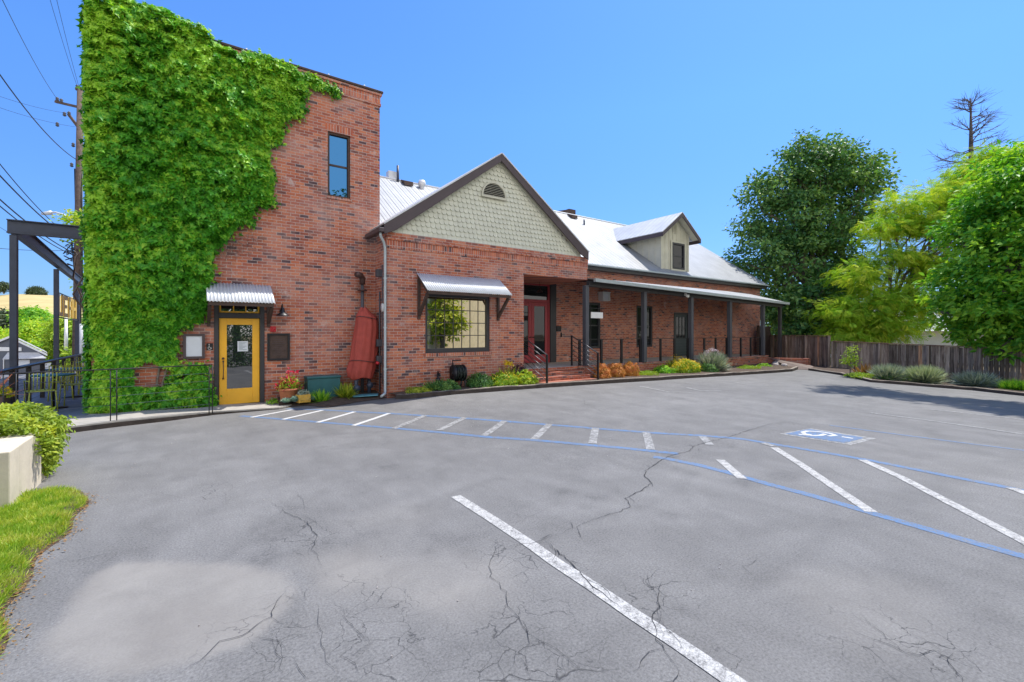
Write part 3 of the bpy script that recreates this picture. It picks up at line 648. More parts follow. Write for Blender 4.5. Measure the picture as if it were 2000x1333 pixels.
def awning(par, x0, x1, Y, zt, zb, out, brz):
    a = MB(); corrug(a, x0, x1, (Y - .01, zt), (Y - out, zb)); ao = a.build('awning', GALV, par)
    s_ = ao.modifiers.new('s', 'SOLIDIFY'); s_.thickness = .003; s_.offset = -1
    f = MB(); f.box(x0 + .03, x1 - .03, Y - out + .03, Y - out + .075, zb - .085, zb - .012)
    f.obox((x0 + .055, Y - .005, zt - .06), (x0 + .055, Y - out + .08, zb - .045), .045, .07); f.obox((x1 - .055, Y - .005, zt - .06), (x1 - .055, Y - out + .08, zb - .045), .045, .07)
    f.box(x0 + .05, x1 - .05, Y - .05, Y - .002, zt - .13, zt - .03); n = max(2, int((x1 - x0) / .55))
    for i in range(1, n): x = x0 + (x1 - x0) * i / n; f.obox((x, Y - .05, zt - .065), (x, Y - out + .08, zb - .045), .04, .05)
    f.build('awning_frame', BRNWOOD, ao)
    for x in (x0 + .055, x1 - .055):
        b = MB(); b.obox((x, Y - .045, brz), (x, Y - out + .12, zb - .07), .07, .075); b.box(x - .035, x + .035, Y - .07, Y - .003, brz - .1, zt - .14); b.build('bracket', BRNWOOD, ao)

# --- the tall tower
TY = 12.86; TX0, TX1 = -1.6, 4.5; TZ = 8.62
tw = thing('brick_tower', 'tall flat topped red brick building half covered in ivy with the yellow door', 'building', (1.5, TY, 0))
TWIN = (3.09, 3.68, 5.43, 7.16); TDOOR = (.54, 1.59, .03, 2.66)
mb = MB(); wall(mb, TX0, TX1, -.1, TZ - .42, TY, [TWIN, TDOOR], .2)
mb.add([(TX0, TY, -.1), (TX0, 26, -.1), (TX0, 26, TZ), (TX0, TY, TZ)], [(0, 3, 2, 1)]); mb.add([(TX1, TY, -.1), (TX1, 26, -.1), (TX1, 26, TZ), (TX1, TY, TZ)], [(0, 1, 2, 3)])
mb.add([(TX0, 26, -.1), (TX1, 26, -.1), (TX1, 26, TZ), (TX0, 26, TZ)], [(1, 0, 3, 2)]); mb.add([(TX0, TY + .02, TZ - .05), (TX1, TY + .02, TZ - .05), (TX1, 26, TZ - .05), (TX0, 26, TZ - .05)], [(0, 1, 2, 3)])
mb.build('wall', BRICK, tw)
c = MB(); c.box(TX0 - .03, TX1 + .03, TY - .03, TY + .25, TZ - .42, TZ - .35); c.box(TX0 - .05, TX1 + .05, TY - .05, TY + .25, TZ - .13, TZ - .06); co = c.build('cornice', BRICK, tw, .004)
c = MB(); c.box(TX0 - .015, TX1 + .015, TY - .015, TY + .2, TZ - .348, TZ - .132); c.build('soldier_course', SOLD, co)
c = MB(); c.box(TX0 - .08, TX1 + .08, TY - .08, TY + .3, TZ - .058, TZ); c.box(TX1 - .2, TX1 + .08, TY + .3, 26, TZ - .058, TZ)
c.build('parapet_cap', BRNWOOD, tw, .01)
for i in range(6): x = TX0 + .9 + i * .95; MB().tube([(x, TY - .04, TZ), (x, TY - .04, TZ + .035)], .02, 6).build('cap_clip', GALV, tw)
window(tw, *TWIN, TY + .02, BRNWOOD, GLASST, 1, 2, .03, .055, rail=.05)
c = MB(); c.box(TWIN[0] - .03, TWIN[1] + .03, TY - .03, TY + .1, TWIN[2] - .075, TWIN[2] - .002); c.build('window_sill', ROWL, tw, .004)
c = MB(); c.box(TWIN[0] - .06, TWIN[1] + .06, TY - .006, TY + .03, TWIN[3] + .002, TWIN[3] + .2); c.build('window_lintel', SOLD, tw)
# yellow door
f = MB(); frame(f, TDOOR[0], TDOOR[1], .04, 2.65, TY - .025, TY + .16, .095, 0); f.box(TDOOR[0] + .095, TDOOR[1] - .095, TY - .02, TY + .15, 2.13, 2.25)
fo = f.build('door_frame', TRIMD, tw, .006)
d = MB(); X0, X1 = .645, 1.487; frame(d, X0, X1, .065, 2.122, TY + .03, TY + .075, .155, .37)
do = d.build('door', YELLOW, tw, .006, 'yellow glazed door')
gx0, gx1 = X0 + .155, X1 - .155
d = MB(); d.add([(gx0, TY + .055, .435), (gx1, TY + .055, .435), (gx1, TY + .055, 1.967), (gx0, TY + .055, 1.967)], [(0, 1, 2, 3)]); d.build('pane', GLASS, do)
d = MB(); d.box(1.02, 1.24, TY + .046, TY + .052, 1.325, 1.57); d.build('door_notice', PAPER, do)
d = MB()
for i in range(7): d.box(1.05, 1.21 - .04 * (i % 3), TY + .044, TY + .0455, 1.53 - i * .028, 1.537 - i * .028)
d.build('notice_text', TEAL, do)
d = MB(); d.tube([(.725, TY + .03, 1.165), (.725, TY - .01, 1.165)], .026, 10); d.tube([(.725, TY - .02, 1.10), (.725, TY - .03, 1.0), (.725, TY - .03, .78), (.725, TY - .02, .69)], .010, 8)
for z in (1.10, .69): d.tube([(.725, TY + .03, z), (.725, TY - .025, z)], .02, 8)
d.build('handle', BRONZE, do)
for z in (.35, .95, 1.4, 1.85): MB().box(1.487, 1.497, TY + .012, TY + .035, z, z + .1).build('hinge', BLACK, do)
t_ = MB(); frame(t_, X0, X1, 2.255, 2.55, TY + .03, TY + .07, .038)
for i in (1, 2): x = X0 + .038 + (X1 - X0 - .076) * i / 3; t_.box(x - .012, x + .012, TY + .035, TY + .065, 2.293, 2.512)
to = t_.build('transom_window', YELLOW, tw, .003)
MB().add([(X0 + .03, TY + .055, 2.28), (X1 - .03, TY + .055, 2.28), (X1 - .03, TY + .055, 2.52), (X0 + .03, TY + .055, 2.52)], [(0, 1, 2, 3)]).build('pane', GLASS, to)
awning(tw, .38, 1.73, TY, 2.95, 2.47, .76, 2.02)

# --- the gabled wing
WY = 11.9; WX0, WX1, WXD = 4.36, 11.72, 8.89; WZ = 4.46; GX = 7.92; GZ = 7.27
wg = thing('gabled_brick_wing', 'low brick wing with a sage shingled gable and wide awning window', 'building', (6.6, WY, 0))
WW = (5.46, 7.6, 1.2, 2.88)
mb = MB(); wall(mb, WX0, WXD, -.1, 3.66, WY, [WW], .2); wall(mb, WX0, WX1, 3.66, WZ - .42, WY)
mb.add([(WX0, WY, -.1), (WX0, 19, -.1), (WX0, 19, WZ), (WX0, WY, WZ)], [(0, 3, 2, 1)])
mb.add([(WXD, WY, -.1), (WXD, 14, -.1), (WXD, 14, 3.66), (WXD, WY, 3.66)], [(0, 1, 2, 3)])
mb.add([(WX1, WY, 3.66), (WX1, 14, 3.66), (WX1, 14, WZ), (WX1, WY, WZ)], [(0, 1, 2, 3)])
mb.add([(WXD, WY, 3.66), (WX1, WY, 3.66), (WX1, 14, 3.66), (WXD, 14, 3.66)], [(3, 2, 1, 0)])
mb.build('wall', BRICKW, wg)
c = MB(); c.box(WX0 - .012, WX1 + .012, WY - .014, WY + .1, WZ - .42, WZ - .215); c.build('soldier_course', SOLD, wg)
c = MB(); c.box(WX0 - .02, WX1 + .02, WY - .03, WY + .12, WZ - .213, WZ)
for i in range(int((WX1 - WX0) / .2)): c.box(WX0 + i * .2, WX0 + i * .2 + .1, WY - .058, WY - .032, WZ - .2, WZ - .135)
c.build('cornice', BRICKW, wg)
wo = window(wg, *WW, WY + .02, TRIMD, GLASSB, 7, 4, .016, .085, .13, .022)
c = MB(); c.box(WW[0] - .05, WW[1] + .05, WY - .035, WY + .1, WW[2] - .112, WW[2] - .002); c.build('window_sill', ROWL, wg, .003)
awning(wg, 5.2, 7.93, WY, 3.42, 2.89, .72, 2.25)
# gable infill of scalloped shingles
g = MB(); sl_ = (GZ - .28 - WZ) / (GX - 4.62)
rows = 18; rh = (GZ - .2 - WZ) / rows
g.add([(4.5, WY + .03, WZ), (11.3, WY + .03, WZ), (GX, WY + .03, GZ - .18)], [(0, 1, 2)])
for r_ in range(rows):
    zt = WZ + (r_ + 1) * rh + .06; zb = WZ + r_ * rh - (.0 if r_ == 0 else .03); half = (GX - 4.5) * max(0, 1 - (r_ + .35) / rows); sw = .150
    x = GX - half + (sw / 2 if r_ % 2 else 0) - sw / 2; 
    while x < GX + half - .02:
        jz = random.uniform(-.006, .006); w_ = sw - .003 - random.random() * .003; pts = [(x, zt), (x + w_, zt)]
        if r_ == 0: pts = [(x, zt), (x, zb), (x + w_, zb), (x + w_, zt)]
        else:
            arc = [(x + w_ / 2 - w_ / 2 * math.cos(math.pi * k / 6), zb + .065 - .065 * math.sin(math.pi * k / 6) + jz) for k in range(7)]
            pts = [(x, zt)] + arc + [(x + w_, zt)]
        vs = [(a, WY + .02 - .045 * (zt - b) / (zt - zb) , b) for a, b in pts]; g.av = random.random()
        k = len(vs); g.add(vs + [(a, y + .022, b) for a, y, b in vs], [tuple(range(k))] + [(i, (i + 1) % k + k if False else i + k, (i + 1) % k + k, (i + 1) % k) for i in range(k)])
        x += sw
g.build('gable_shingles', SHING, wg)
v = MB(); cx, cz, rr = 7.72, 5.95, .40
arc = [(cx + rr * math.cos(math.pi * k / 16), cz + rr * math.sin(math.pi * k / 16)) for k in range(17)]
arco = [(cx + (rr + .05) * math.cos(math.pi * k / 16), cz + (rr + .05) * math.sin(math.pi * k / 16)) for k in range(17)]
for k in range(16):
    a, b, c2, d2 = arc[k], arc[k + 1], arco[k + 1], arco[k]
    v.plate([(a[0], WY - .03, a[1]), (d2[0], WY - .03, d2[1]), (c2[0], WY - .03, c2[1]), (b[0], WY - .03, b[1])], (0, -1, 0), .045)
v.box(cx - rr - .06, cx + rr + .06, WY - .08, WY - .028, cz - .06, cz)
vo = v.build('gable_vent', SAGE, wg)
v = MB(); v.plate([(p[0], WY - .029, p[1]) for p in arc], (0, -1, 0), .004); v.build('vent_opening', INTERIOR, vo)
v = MB()
for k in range(8):
    z = cz + .01 + k * .05; hw = math.sqrt(max(0, rr ** 2 - (z - cz + .02) ** 2)) - .005
    if hw > .05: v.add([(cx - hw, WY - .04, z + .024), (cx + hw, WY - .04, z + .024), (cx + hw, WY - .075, z), (cx - hw, WY - .075, z)], [(0, 1, 2, 3)])
v.build('louvres', SAGE, vo)
# wing roof
FY = 11.72; ex0, ex1, ez = 4.22, 11.62, 4.61; BKY = 17.6
r_ = MB()
for xe in (ex0, ex1):
    a, b = Vector((xe, FY - .02, ez)), Vector((GX, FY - .02, GZ)); n_ = (b - a).cross(Vector((0, 1, 0))); n_ = -n_ if n_.z < 0 else n_
    r_.plate([a, b, (GX, BKY, GZ), (xe, BKY, ez)], n_, .035)
r_.build('roof', ROOFY, wg)
f = MB()
for xe, s_ in ((ex0, 1), (ex1, -1)):
    a = Vector((xe, FY, ez - .0)); b = Vector((GX, FY, GZ - .0)); h = .23
    pts = [a, b, b - Vector((0, 0, h)), (xe + s_ * .34, FY, ez - .0 + .34 * (GZ - ez) / abs(GX - xe) - h - .12), (xe, FY, ez - .26)]
    f.plate(pts, (0, 1, 0), .045)
fo = f.build('bargeboard', TRIM, wg, .006)
f = MB()
for xe, s_ in ((ex0, 1), (ex1, -1)):
    k = (GZ - ez) / (GX - ex0)
    f.add([(xe, FY + .045, ez - .03), (GX, FY + .045, GZ - .03), (GX, WY + .1, GZ - .03), (xe, WY + .1, ez - .03)], [(0, 1, 2, 3)])
    f.plate([(xe + s_ * .3, WY - .045, ez + .3 * k - .1), (GX, WY - .045, GZ - .1), (GX, WY - .045, GZ - .26), (xe + s_ * .3, WY - .045, ez + .3 * k - .26)], (0, 1, 0), .035)
f.build('soffit', SAGE, wg)
f = MB(); f.box(4.05, 4.19, 11.62, 12.8, 4.38, 4.5); f.build('gutter', TRIM, wg, .02)
p = MB(); p.tube([(4.13, 11.75, 4.40), (4.13, 11.75, 4.3), (4.25, 11.84, 4.16), (4.29, 11.85, 4.0), (4.29, 11.85, .30), (4.27, 11.80, .18), (4.12, 11.66, .13)], .036, 8)
for z in (3.2, 1.9, .8): p.box(4.245, 4.34, 11.83, 11.895, z, z + .03)
p.build('downspout', GUTTER, wg)

# --- the long porch building
MY = 14.0; MX1 = 28.2; RZ0 = 4.62; RZ1 = 8.28; RY = 19.0; EYV = 13.7
pb = thing('brick_porch_building', 'long low brick building with pale metal roof dormer and covered porch', 'building', (18, MY, 0))
W1 = (13.55, 14.59, 1.1, 3.06); W2 = (16.93, 18.1, 1.1, 3.03); DG = (19.73, 20.97, .6, 2.78); DR = (9.75, 12.04, .6, 3.85)
mb = MB(); wall(mb, 8.9, MX1, -.2, 4.50, MY, [W1, W2, DG, DR], .2)
mb.add([(MX1, MY, -.2), (MX1, 24, -.2), (MX1, 24, RZ0), (MX1, RY, RZ1 - .05), (MX1, MY, RZ0)], [(0, 1, 2, 3, 4)])
mb.add([(4.5, 24, -.2), (MX1, 24, -.2), (MX1, 24, RZ0), (4.5, 24, RZ0)], [(1, 0, 3, 2)])
mb.build('wall', BRICKW, pb)
r_ = MB(); sl2 = (RZ1 - RZ0) / (RY - EYV)
a, b = Vector((4.5, EYV, RZ0)), Vector((4.5, RY, RZ1)); n_ = Vector((1, 0, 0)).cross(b - a); n_ = -n_ if n_.z < 0 else n_
r_.plate([a, (MX1 + .3, EYV, RZ0), (MX1 + .3, RY, RZ1), b], n_, .03)
r_.plate([(4.5, 24.3, RZ0), b, (MX1 + .3, RY, RZ1), (MX1 + .3, 24.3, RZ0)], (0, .6, .8), .03)
ro = r_.build('roof', ROOF, pb)
f = MB(); f.tube([(4.5, RY, RZ1 + .04), (MX1 + .3, RY, RZ1 + .04)], .06, 8); f.build('ridge_cap', GALV, ro)
f = MB(); f.box(11.72, MX1 + .25, EYV + .02, MY - .002, RZ0 - .22, RZ0 - .03); f.obox((MX1 + .28, EYV, RZ0 - .12), (MX1 + .28, RY, RZ1 - .12), .04, .2); f.build('fascia', TRIMD, pb)
f = MB(); f.box(11.65, MX1 + .3, EYV - .11, EYV + .01, RZ0 - .07, RZ0 + .0); f.build('gutter', GUTTER, pb, .02)
def rp(px, py):                                  # point on the main roof seen at a pixel
    dx, dy, dz = ray(px, py); t = (RZ0 - EYV * sl2 - EYE) / (dz - sl2 * dy); return Vector((dx * t, dy * t, EYE + dz * t))
def pipe(px, py, h, r_, nm='roof_vent_pipe'):
    p = rp(px, py); MB().tube([p - Vector((0, 0, .1)), p + Vector((0, 0, h))], r_, 10).build(nm, STEEL, pb)
pipe(777, 357, .72, .055); pipe(1141, 441, .32, .045)
p = rp(767, 352); MB().box(p.x - .18, p.x + .18, p.y, p.y + .3, p.z - .1, p.z + .38).build('roof_vent_cap', GALV, pb)
p = rp(824, 370); m_ = MB(); m_.lathe((p.x, p.y, p.z - .1), [(.09, 0), (.09, .2), (.15, .24), (.17, .36), (.13, .47), (.02, .5)], 14); m_.build('roof_turbine', GALV, pb)
for q3 in ((795, 363), (1118, 427)):
    p = rp(*q3); MB().add([(p.x - .2, p.y - .2, p.z - .05), (p.x + .2, p.y - .2, p.z - .05), (p.x + .2, p.y + .2, p.z + .2), (p.x - .2, p.y + .2, p.z + .2), (p.x - .2, p.y - .18, p.z + .14), (p.x + .2, p.y - .18, p.z + .14), (p.x + .2, p.y + .2, p.z + .28), (p.x - .2, p.y + .2, p.z + .28)], [(0, 1, 5, 4), (4, 5, 6, 7), (1, 2, 6, 5), (3, 0, 4, 7)]).build('roof_slant_vent', BRNWOOD, pb)
m_ = MB(); m_.box(17.6, 18.1, 19.3, 19.8, 7.8, 8.75); m_.obox((16.2, 19.5, 8.2), (17.6, 19.5, 8.55), .5, .3); m_.build('roof_duct', BRNWOOD, pb)
# dormer
DX0, DX1, DY, DM = 18.78, 20.98, 14.05, 19.88; DRZ = 7.66; DEZ = 6.52; DHX = 1.56
yr = lambda z: EYV + (z - RZ0) / sl2
dm = MB(); wz = DEZ + (DX0 - (DM - DHX)) * (DRZ - DEZ) / DHX - .06
dm.add([(DX0, DY, RZ0), (DX1, DY, RZ0), (DX1, DY, wz), (DM, DY, DRZ - .08), (DX0, DY, wz)], [(0, 1, 2, 3, 4)])
for X in (DX0, DX1): dm.add([(X, DY, RZ0), (X, DY, wz), (X, yr(wz) + .2, wz)], [(0, 1, 2)])
dmo = dm.build('dormer', SAGE, pb)
s_ = MB()
for i in range(8):
    x = DX0 + .02 + (DX1 - DX0 - .04) * i / 7; zt = DRZ - .1 - abs(x - DM) * (DRZ - DEZ) / DHX
    if 19.5 < x < 20.9: s_.box(x - .02, x + .02, DY - .022, DY - .001, 6.35, zt)
    else: s_.box(x - .02, x + .02, DY - .022, DY - .001, RZ0, zt)
s_.build('front_siding', SAGE, dmo); s_ = MB()
y = DY + .35
while y < yr(wz): s_.box(DX0 - .022, DX0 - .001, y - .02, y + .02, RZ0 + (y - EYV) * sl2, wz); y += .38
s_.build('side_siding', SAGE, dmo); s_ = MB(); s_.box(DX0 - .035, DX0 + .09, DY - .04, DY - .023, RZ0, wz - .02); s_.build('corner_board', SAGE, dmo); s_ = MB(); s_.box(DX1 - .09, DX1 + .035, DY - .04, DY - .023, RZ0, wz - .02)
s_.build('corner_board', SAGE, dmo)
wo = window(dmo, 19.62, 20.62, 4.95, 6.25, DY - .09, TRIMD, GLASSD, 1, 2, .03, .09, rail=.05)
s_ = MB(); frame(s_, 19.52, 20.72, 4.85, 6.33, DY - .06, DY - .024, .09); s_.build('window_casing', SAGE, dmo)
v = MB()
v.box(DM - .2, DM + .14, DY - .04, DY - .024, 6.72, 7.25)
for k in range(7): v.add([(DM - .17, DY - .045, 6.80 + k * .06), (DM + .11, DY - .045, 6.80 + k * .06), (DM + .11, DY - .075, 6.77 + k * .06), (DM - .17, DY - .075, 6.77 + k * .06)], [(0, 1, 2, 3)])
v.build('dormer_vent', SAGE, dmo)
r_ = MB(); f = MB(); gf = MB()
for s2 in (-1, 1):
    xe = DM + s2 * DHX; a, b = Vector((xe, DY - .45, DEZ)), Vector((DM, DY - .45, DRZ)); n_ = (b - a).cross(Vector((0, 1, 0))); n_ = -n_ if n_.z < 0 else n_
    r_.plate([a, b, (DM, yr(DRZ) + .3, DRZ), (xe, yr(DEZ) + .1, DEZ)], n_, .035)
    f.plate([a - Vector((0, .002, .0)), b - Vector((0, .002, 0)), b - Vector((0, .002, .2)), a - Vector((0, .002, .2))], (0, 1, 0), .04)
    f.obox((xe + s2 * .0, DY - .41, DEZ - .1), (xe, yr(DEZ - .1), DEZ - .1), .03, .18)
    gf.add([(xe, DY - .4, DEZ - .03), (DM, DY - .4, DRZ - .03), (DM, DY + .02, DRZ - .03), (xe, DY + .02, DEZ - .03)], [(0, 1, 2, 3)])
r_.build('dormer_roof', ROOFY, dmo); f.build('dormer_bargeboard', TRIM, dmo); gf.build('dormer_soffit', SAGE, dmo)
# main-wall windows and doors
for w_ in (W1, W2): window(pb, *w_, MY + .0, TRIMD, GLASSD, 2, 2, .03, .1, rail=.05)
f = MB(); frame(f, *DG, MY - .02, MY + .1, .1, 0); f.build('door_frame', TRIMD, pb)
DGR = simple('door_green_grey', (.045, .065, .07), .5, 0, .1, 3)
d = MB(); x0, x1, z0, z1 = DG[0] + .1, DG[1] - .1, .62, 2.68; frame(d, x0, x1, z0, z1, MY + .02, MY + .07, .13, .9)
for i in (1, 2): x = x0 + .13 + (x1 - x0 - .26) * i / 3; d.box(x - .015, x + .015, MY + .03, MY + .06, z0 + .9, z1 - .13)
d.box(x0 + .13, x1 - .13, MY + .03, MY + .06, 2.05, 2.08); do = d.build('porch_door', DGR, pb)
MB().add([(x0 + .1, MY + .05, 1.5), (x1 - .1, MY + .05, 1.5), (x1 - .1, MY + .05, z1 - .1), (x0 + .1, MY + .05, z1 - .1)], [(0, 1, 2, 3)]).build('pane', GLASSD, do)
f = MB(); f.box(DR[1] - .30, DR[1], MY - .05, MY + .18, .6, 3.84); f.box(DR[0], DR[0] + .2, MY - .05, MY + .18, .6, 3.84); f.box(DR[0] + .2, DR[1] - .3, MY - .05, MY + .18, 3.68, 3.84); f.build('entry_surround', TRIMD, pb)
x0, x1 = DR[0] + .2, DR[1] - .3
f = MB(); frame(f, x0, x1, .6, 3.68, MY + .0, MY + .12, .07, 0); f.box(x0 + .07, x1 - .07, MY + .0, MY + .12, 2.95, 3.06); ef = f.build('entry_frame', RED, pb)
MB().add([(x0 + .07, MY + .06, 3.06), (x1 - .07, MY + .06, 3.06), (x1 - .07, MY + .06, 3.6), (x0 + .07, MY + .06, 3.6)], [(0, 1, 2, 3)]).build('pane', glass('transom_glass', .06), ef)
xm = (x0 + x1) / 2
for a, b in ((x0 + .075, xm - .004), (xm + .004, x1 - .075)):
    d = MB(); frame(d, a, b, .62, 2.945, MY + .03, MY + .08, .14, .3); do = d.build('entry_door', RED, pb, .004)
    MB().add([(a + .13, MY + .055, .9), (b - .13, MY + .055, .9), (b - .13, MY + .055, 2.82), (a + .13, MY + .055, 2.82)], [(0, 1, 2, 3)]).build('pane', GLASSD, do)
    MB().tube([(b - .07 if a < xm - .3 else a + .07, MY + .03, 1.6), (b - .07 if a < xm - .3 else a + .07, MY - .03, 1.6)], .025, 8).build('handle', BRONZE, do)
# porch: deck, plinth, beam, roof, columns
MB().box(WXD + .01, 24.7, 12.06, MY - .01, .45, .6).build('porch_floor', CONC, pb)
mb = MB(); mb.box(11.3, 24.75, WY, 12.05, -.25, .53); mb.box(24.7, 24.95, 12.06, MY - .01, -.25, .53); mb.build('plinth', PAVER, pb)
mb = MB(); mb.box(11.28, 24.8, WY - .03, 12.056, .532, .6); mb.build('plinth_cap', ROWL, pb, .01)
zf = lambda x: 3.66 - (x - 11.72) * (3.66 - 3.37) / 14.0
r_ = MB(); X0, X1 = 11.74, 26.3
r_.plate([(X0, 11.6, zf(X0)), (X1, 11.6, zf(X1)), (X1, MY - .01, 4.05), (X0, MY - .01, 4.05)], (0, -.15, 1), .03); pr = r_.build('porch_roof', ROOF, pb)
f = MB()
f.plate([(X0, 11.5, zf(X0) - .09), (X1, 11.5, zf(X1) - .09), (X1, 11.5, zf(X1) + .03), (X0, 11.5, zf(X0) + .03)], (0, 1, 0), .1); f.build('porch_gutter', GUTTER, pr)
f = MB(); f.plate([(X0, 11.83, zf(X0) - .22), (X1, 11.83, zf(X1) - .22), (X1, 11.83, zf(X1) - .02), (X0, 11.83, zf(X0) - .02)], (0, 1, 0), .14); f.obox((X1 - .03, 11.7, zf(X1) - .08), (X1 - .03, MY, 3.95), .05, .16); f.build('porch_beam', TRIMD, pb)
f = MB()
for i in range(15):
    x = 12.2 + i * 1.0; f.obox((x, 11.95, zf(x) - .02), (x, MY - .01, 3.97), .05, .1)
f.build('rafters', TRIMD, pb)
colX = [11.66, 14.85, 18.0, 21.1, 24.25]
for i, x in enumerate(colX): MB().box(x - .085, x + .085, 11.82, 11.99, .6, zf(x) - .2).build('column', GREYCOL, pb, .008)
MB().box(26.05, 26.2, 11.85, 12.0, -.3, zf(26) - .2).build('column', TRIMD, pb, .008)

# soft garden wall along the ramp, and the ramp
mb = MB(); a = Vector((24.97, 12.0, .1)); b = Vector((25.75, 10.62, .1)); mb.obox(a, b, .26, .72); mb.box(25.62, 25.95, 10.35, 10.68, -.35, .46)
tag(mb.build('ramp_brick_wall', PAVER), 'low brick wall with end pier beside the ramp by the fence', 'wall')
mb = MB(); pr_ = [onZ(1498, 706, .42), onZ(1560, 722, -.03), onZ(1604, 722, -.05), onZ(1572, 714, .1)]
mb.add([(24.9, 11.85, .42), gp(1552, 721, .02), gp(1600, 724, .02), (25.9, 10.3, .12)], [(0, 1, 2, 3)]); mb.v = [(x, y, z + .012) for x, y, z in mb.v]
tag(mb.build('ramp', simple('ramp_conc', (.17, .13, .11), .9, 0, .2, 5)), kind='structure')
# brick steps
mb = MB(); gS = float(gz(10, 11)); n = 4; hh = (.6 - gS) / n
for i in range(n):
    y0 = 10.98 + i * .31; mb.box(8.98 - .0, 11.27, y0, 12.05, gS - .05 + (0 if i == 0 else hh * i + .05), gS + hh * (i + 1) - (.004 if i == n - 1 else 0))
st = thing('brick_steps', 'red brick steps up to the red double door', 'steps', (10.1, 11.4, gS))
mb.build('treads', PAVER, st, .012)

# ------------------------------------------------------------------ RAILINGS
def stair_rail(x, label):
    t = thing('stair_railing', label, 'railing', (x, 10.9, gS), 'steel railings beside the brick steps')
    a = MB().box(x - .025, x + .025, 10.84, 10.89, gS, gS + 1.0).build('post', BLACK, t); MB().box(x - .025, x + .025, 12.12, 12.17, .6, 1.68).build('post', BLACK, t)
    for k in range(6):
        o = k * .155; MB().tube([(x, 10.865, gS + .99 - o), (x, 12.145, 1.66 - o)], .02 if k == 0 else .011, 8).build('handrail' if k == 0 else 'bar', simple('rail_metal', (.10, .10, .11), .35, .5), t)
stair_rail(9.0, 'black steel stair railing left of the brick steps'); stair_rail(11.2, 'black steel stair railing right of the brick steps')
bays = [('nearest the brick steps, beside the orange shrubs', 11.35, 14.75), ('in front of the middle porch window', 14.97, 17.9), ('in front of the dark porch door', 18.12, 21.0), ('at the far right end of the porch', 21.22, 24.15)]
for lab, a, b in bays:
    t = thing('porch_railing', 'black cable railing on the porch ' + lab, 'railing', ((a + b) / 2, 11.95, .6), 'cable railings along the porch')
    for i in range(4): x = a + .06 + (b - a - .12) * i / 3; MB().box(x - .045, x + .045, 11.93, 11.99, .6, 1.52).build('post', BLACK, t)
    MB().box(a, b, 11.925, 11.995, 1.522, 1.545).build('top_rail', BLACK, t)
    m_ = MB()
    for k in range(6): z = .74 + k * .125; m_.tube([(a, 11.96, z), (b, 11.96, z)], .004, 5)
    m_.build('cables', STEEL, t)
# front walk railing
t = thing('walk_railing', 'thin black cable railing along the sidewalk before the ivy', 'railing', (-1, 11.5, .12))
p0, p1, p2, p3 = Vector((-4.2, 11.15, .1)), Vector(onY(228, 720, 11.42)), Vector(onY(415, 720, 11.80)), None
p1.z = p2.z = 0
for x, y in ((p2.x, 11.80), (p2.x - .06, 11.80), (p1.x, 11.42), (p1.x - .09, 11.42), (-2.35, 11.25), (-2.5, 11.25), (-4.2, 11.15)):
    MB().tube([(x, y, .02), (x, y, 1.08)], .009, 6).build('post', BLACK, t)
pth = [(-4.2, 11.15), (-2.4, 11.25), (p1.x, 11.42), (p2.x, 11.80)]
MB().tube([(x, y, 1.09) for x, y in pth], .011, 6).build('top_rail', BLACK, t)
m_ = MB()
for k in range(5): m_.tube([(x, y, .25 + k * .165) for x, y in pth], .004, 5)
m_.build('cables', STEEL, t)
t = thing('patio_railing', 'black metal railing on the street side of the patio', 'railing', (-2.95, 18, .1))
for i in range(12): y = 12.6 + i * 1.25; MB().box(-3.0, -2.92, y, y + .07, .1, 1.0).build('post', BLACK, t)
MB().box(-3.03, -2.89, 12.4, 26.5, 1.002, 1.04).build('top_rail', BLACK, t)
m_ = MB()
for k in range(6): m_.tube([(-2.96, 12.4, .22 + k * .13), (-2.96, 26.5, .22 + k * .13)], .004, 5)
m_.build('cables', STEEL, t)

# ------------------------------------------------------------------ WALL FITTINGS
t = thing('menu_case', 'dark framed menu case with pale paper left of the yellow door', 'menu board', (.15, TY, 1.4))
m_ = MB(); frame(m_, -.05, .36, 1.18, 1.75, TY - .07, TY - .002, .055); m_.build('case_frame', TRIM, t, .004); MB().box(.0, .31, TY - .05, TY - .03, 1.23, 1.70).build('menu_sheet', PAPER, t)
t = thing('wall_plaque', 'dark bronze framed plaque right of the yellow door', 'plaque', (1.9, TY, 1.4))
m_ = MB(); frame(m_, 1.65, 2.16, 1.08, 1.76, TY - .06, TY - .002, .05); m_.build('plaque_frame', BLACK, t, .004); MB().box(1.69, 2.12, TY - .035, TY - .01, 1.12, 1.72).build('plaque_plate', BRNWOOD, t)
m_ = MB(); 
for i in range(9): w_ = .08 + .07 * ((i * 7) % 3) / 2; m_.box(1.905 - w_, 1.905 + w_, TY - .039, TY - .0355, 1.60 - i * .048, 1.610 - i * .048)
m_.build('plaque_lettering', TRIM, t)
t = thing('accessible_sign', 'small wheelchair symbol sign on the brick beside the yellow door', 'sign', (.46, TY, 1.45))
MB().box(.395, .52, TY - .012, TY - .002, 1.37, 1.53).build('sign_plate', BLACK, t)
m_ = MB(); c = (.452, 1.43); m_.tube([(c[0] + .03 * math.cos(a), TY - .014, c[1] - .012 + .03 * math.sin(a)) for a in [R(k) for k in range(100, 380, 20)]], .005, 5)
m_.tube([(.445, TY - .014, 1.485), (.449, TY - .014, 1.435), (.478, TY - .014, 1.432), (.49, TY - .014, 1.395)], .006, 5); m_.tube([(.444, TY - .018, 1.505), (.444, TY - .01, 1.505)], .011, 8); m_.build('sign_symbol', WHITE, t)
t = thing('fire_alarm', 'small red fire alarm sounder above the plaque', 'alarm', (1.78, TY, 1.87))
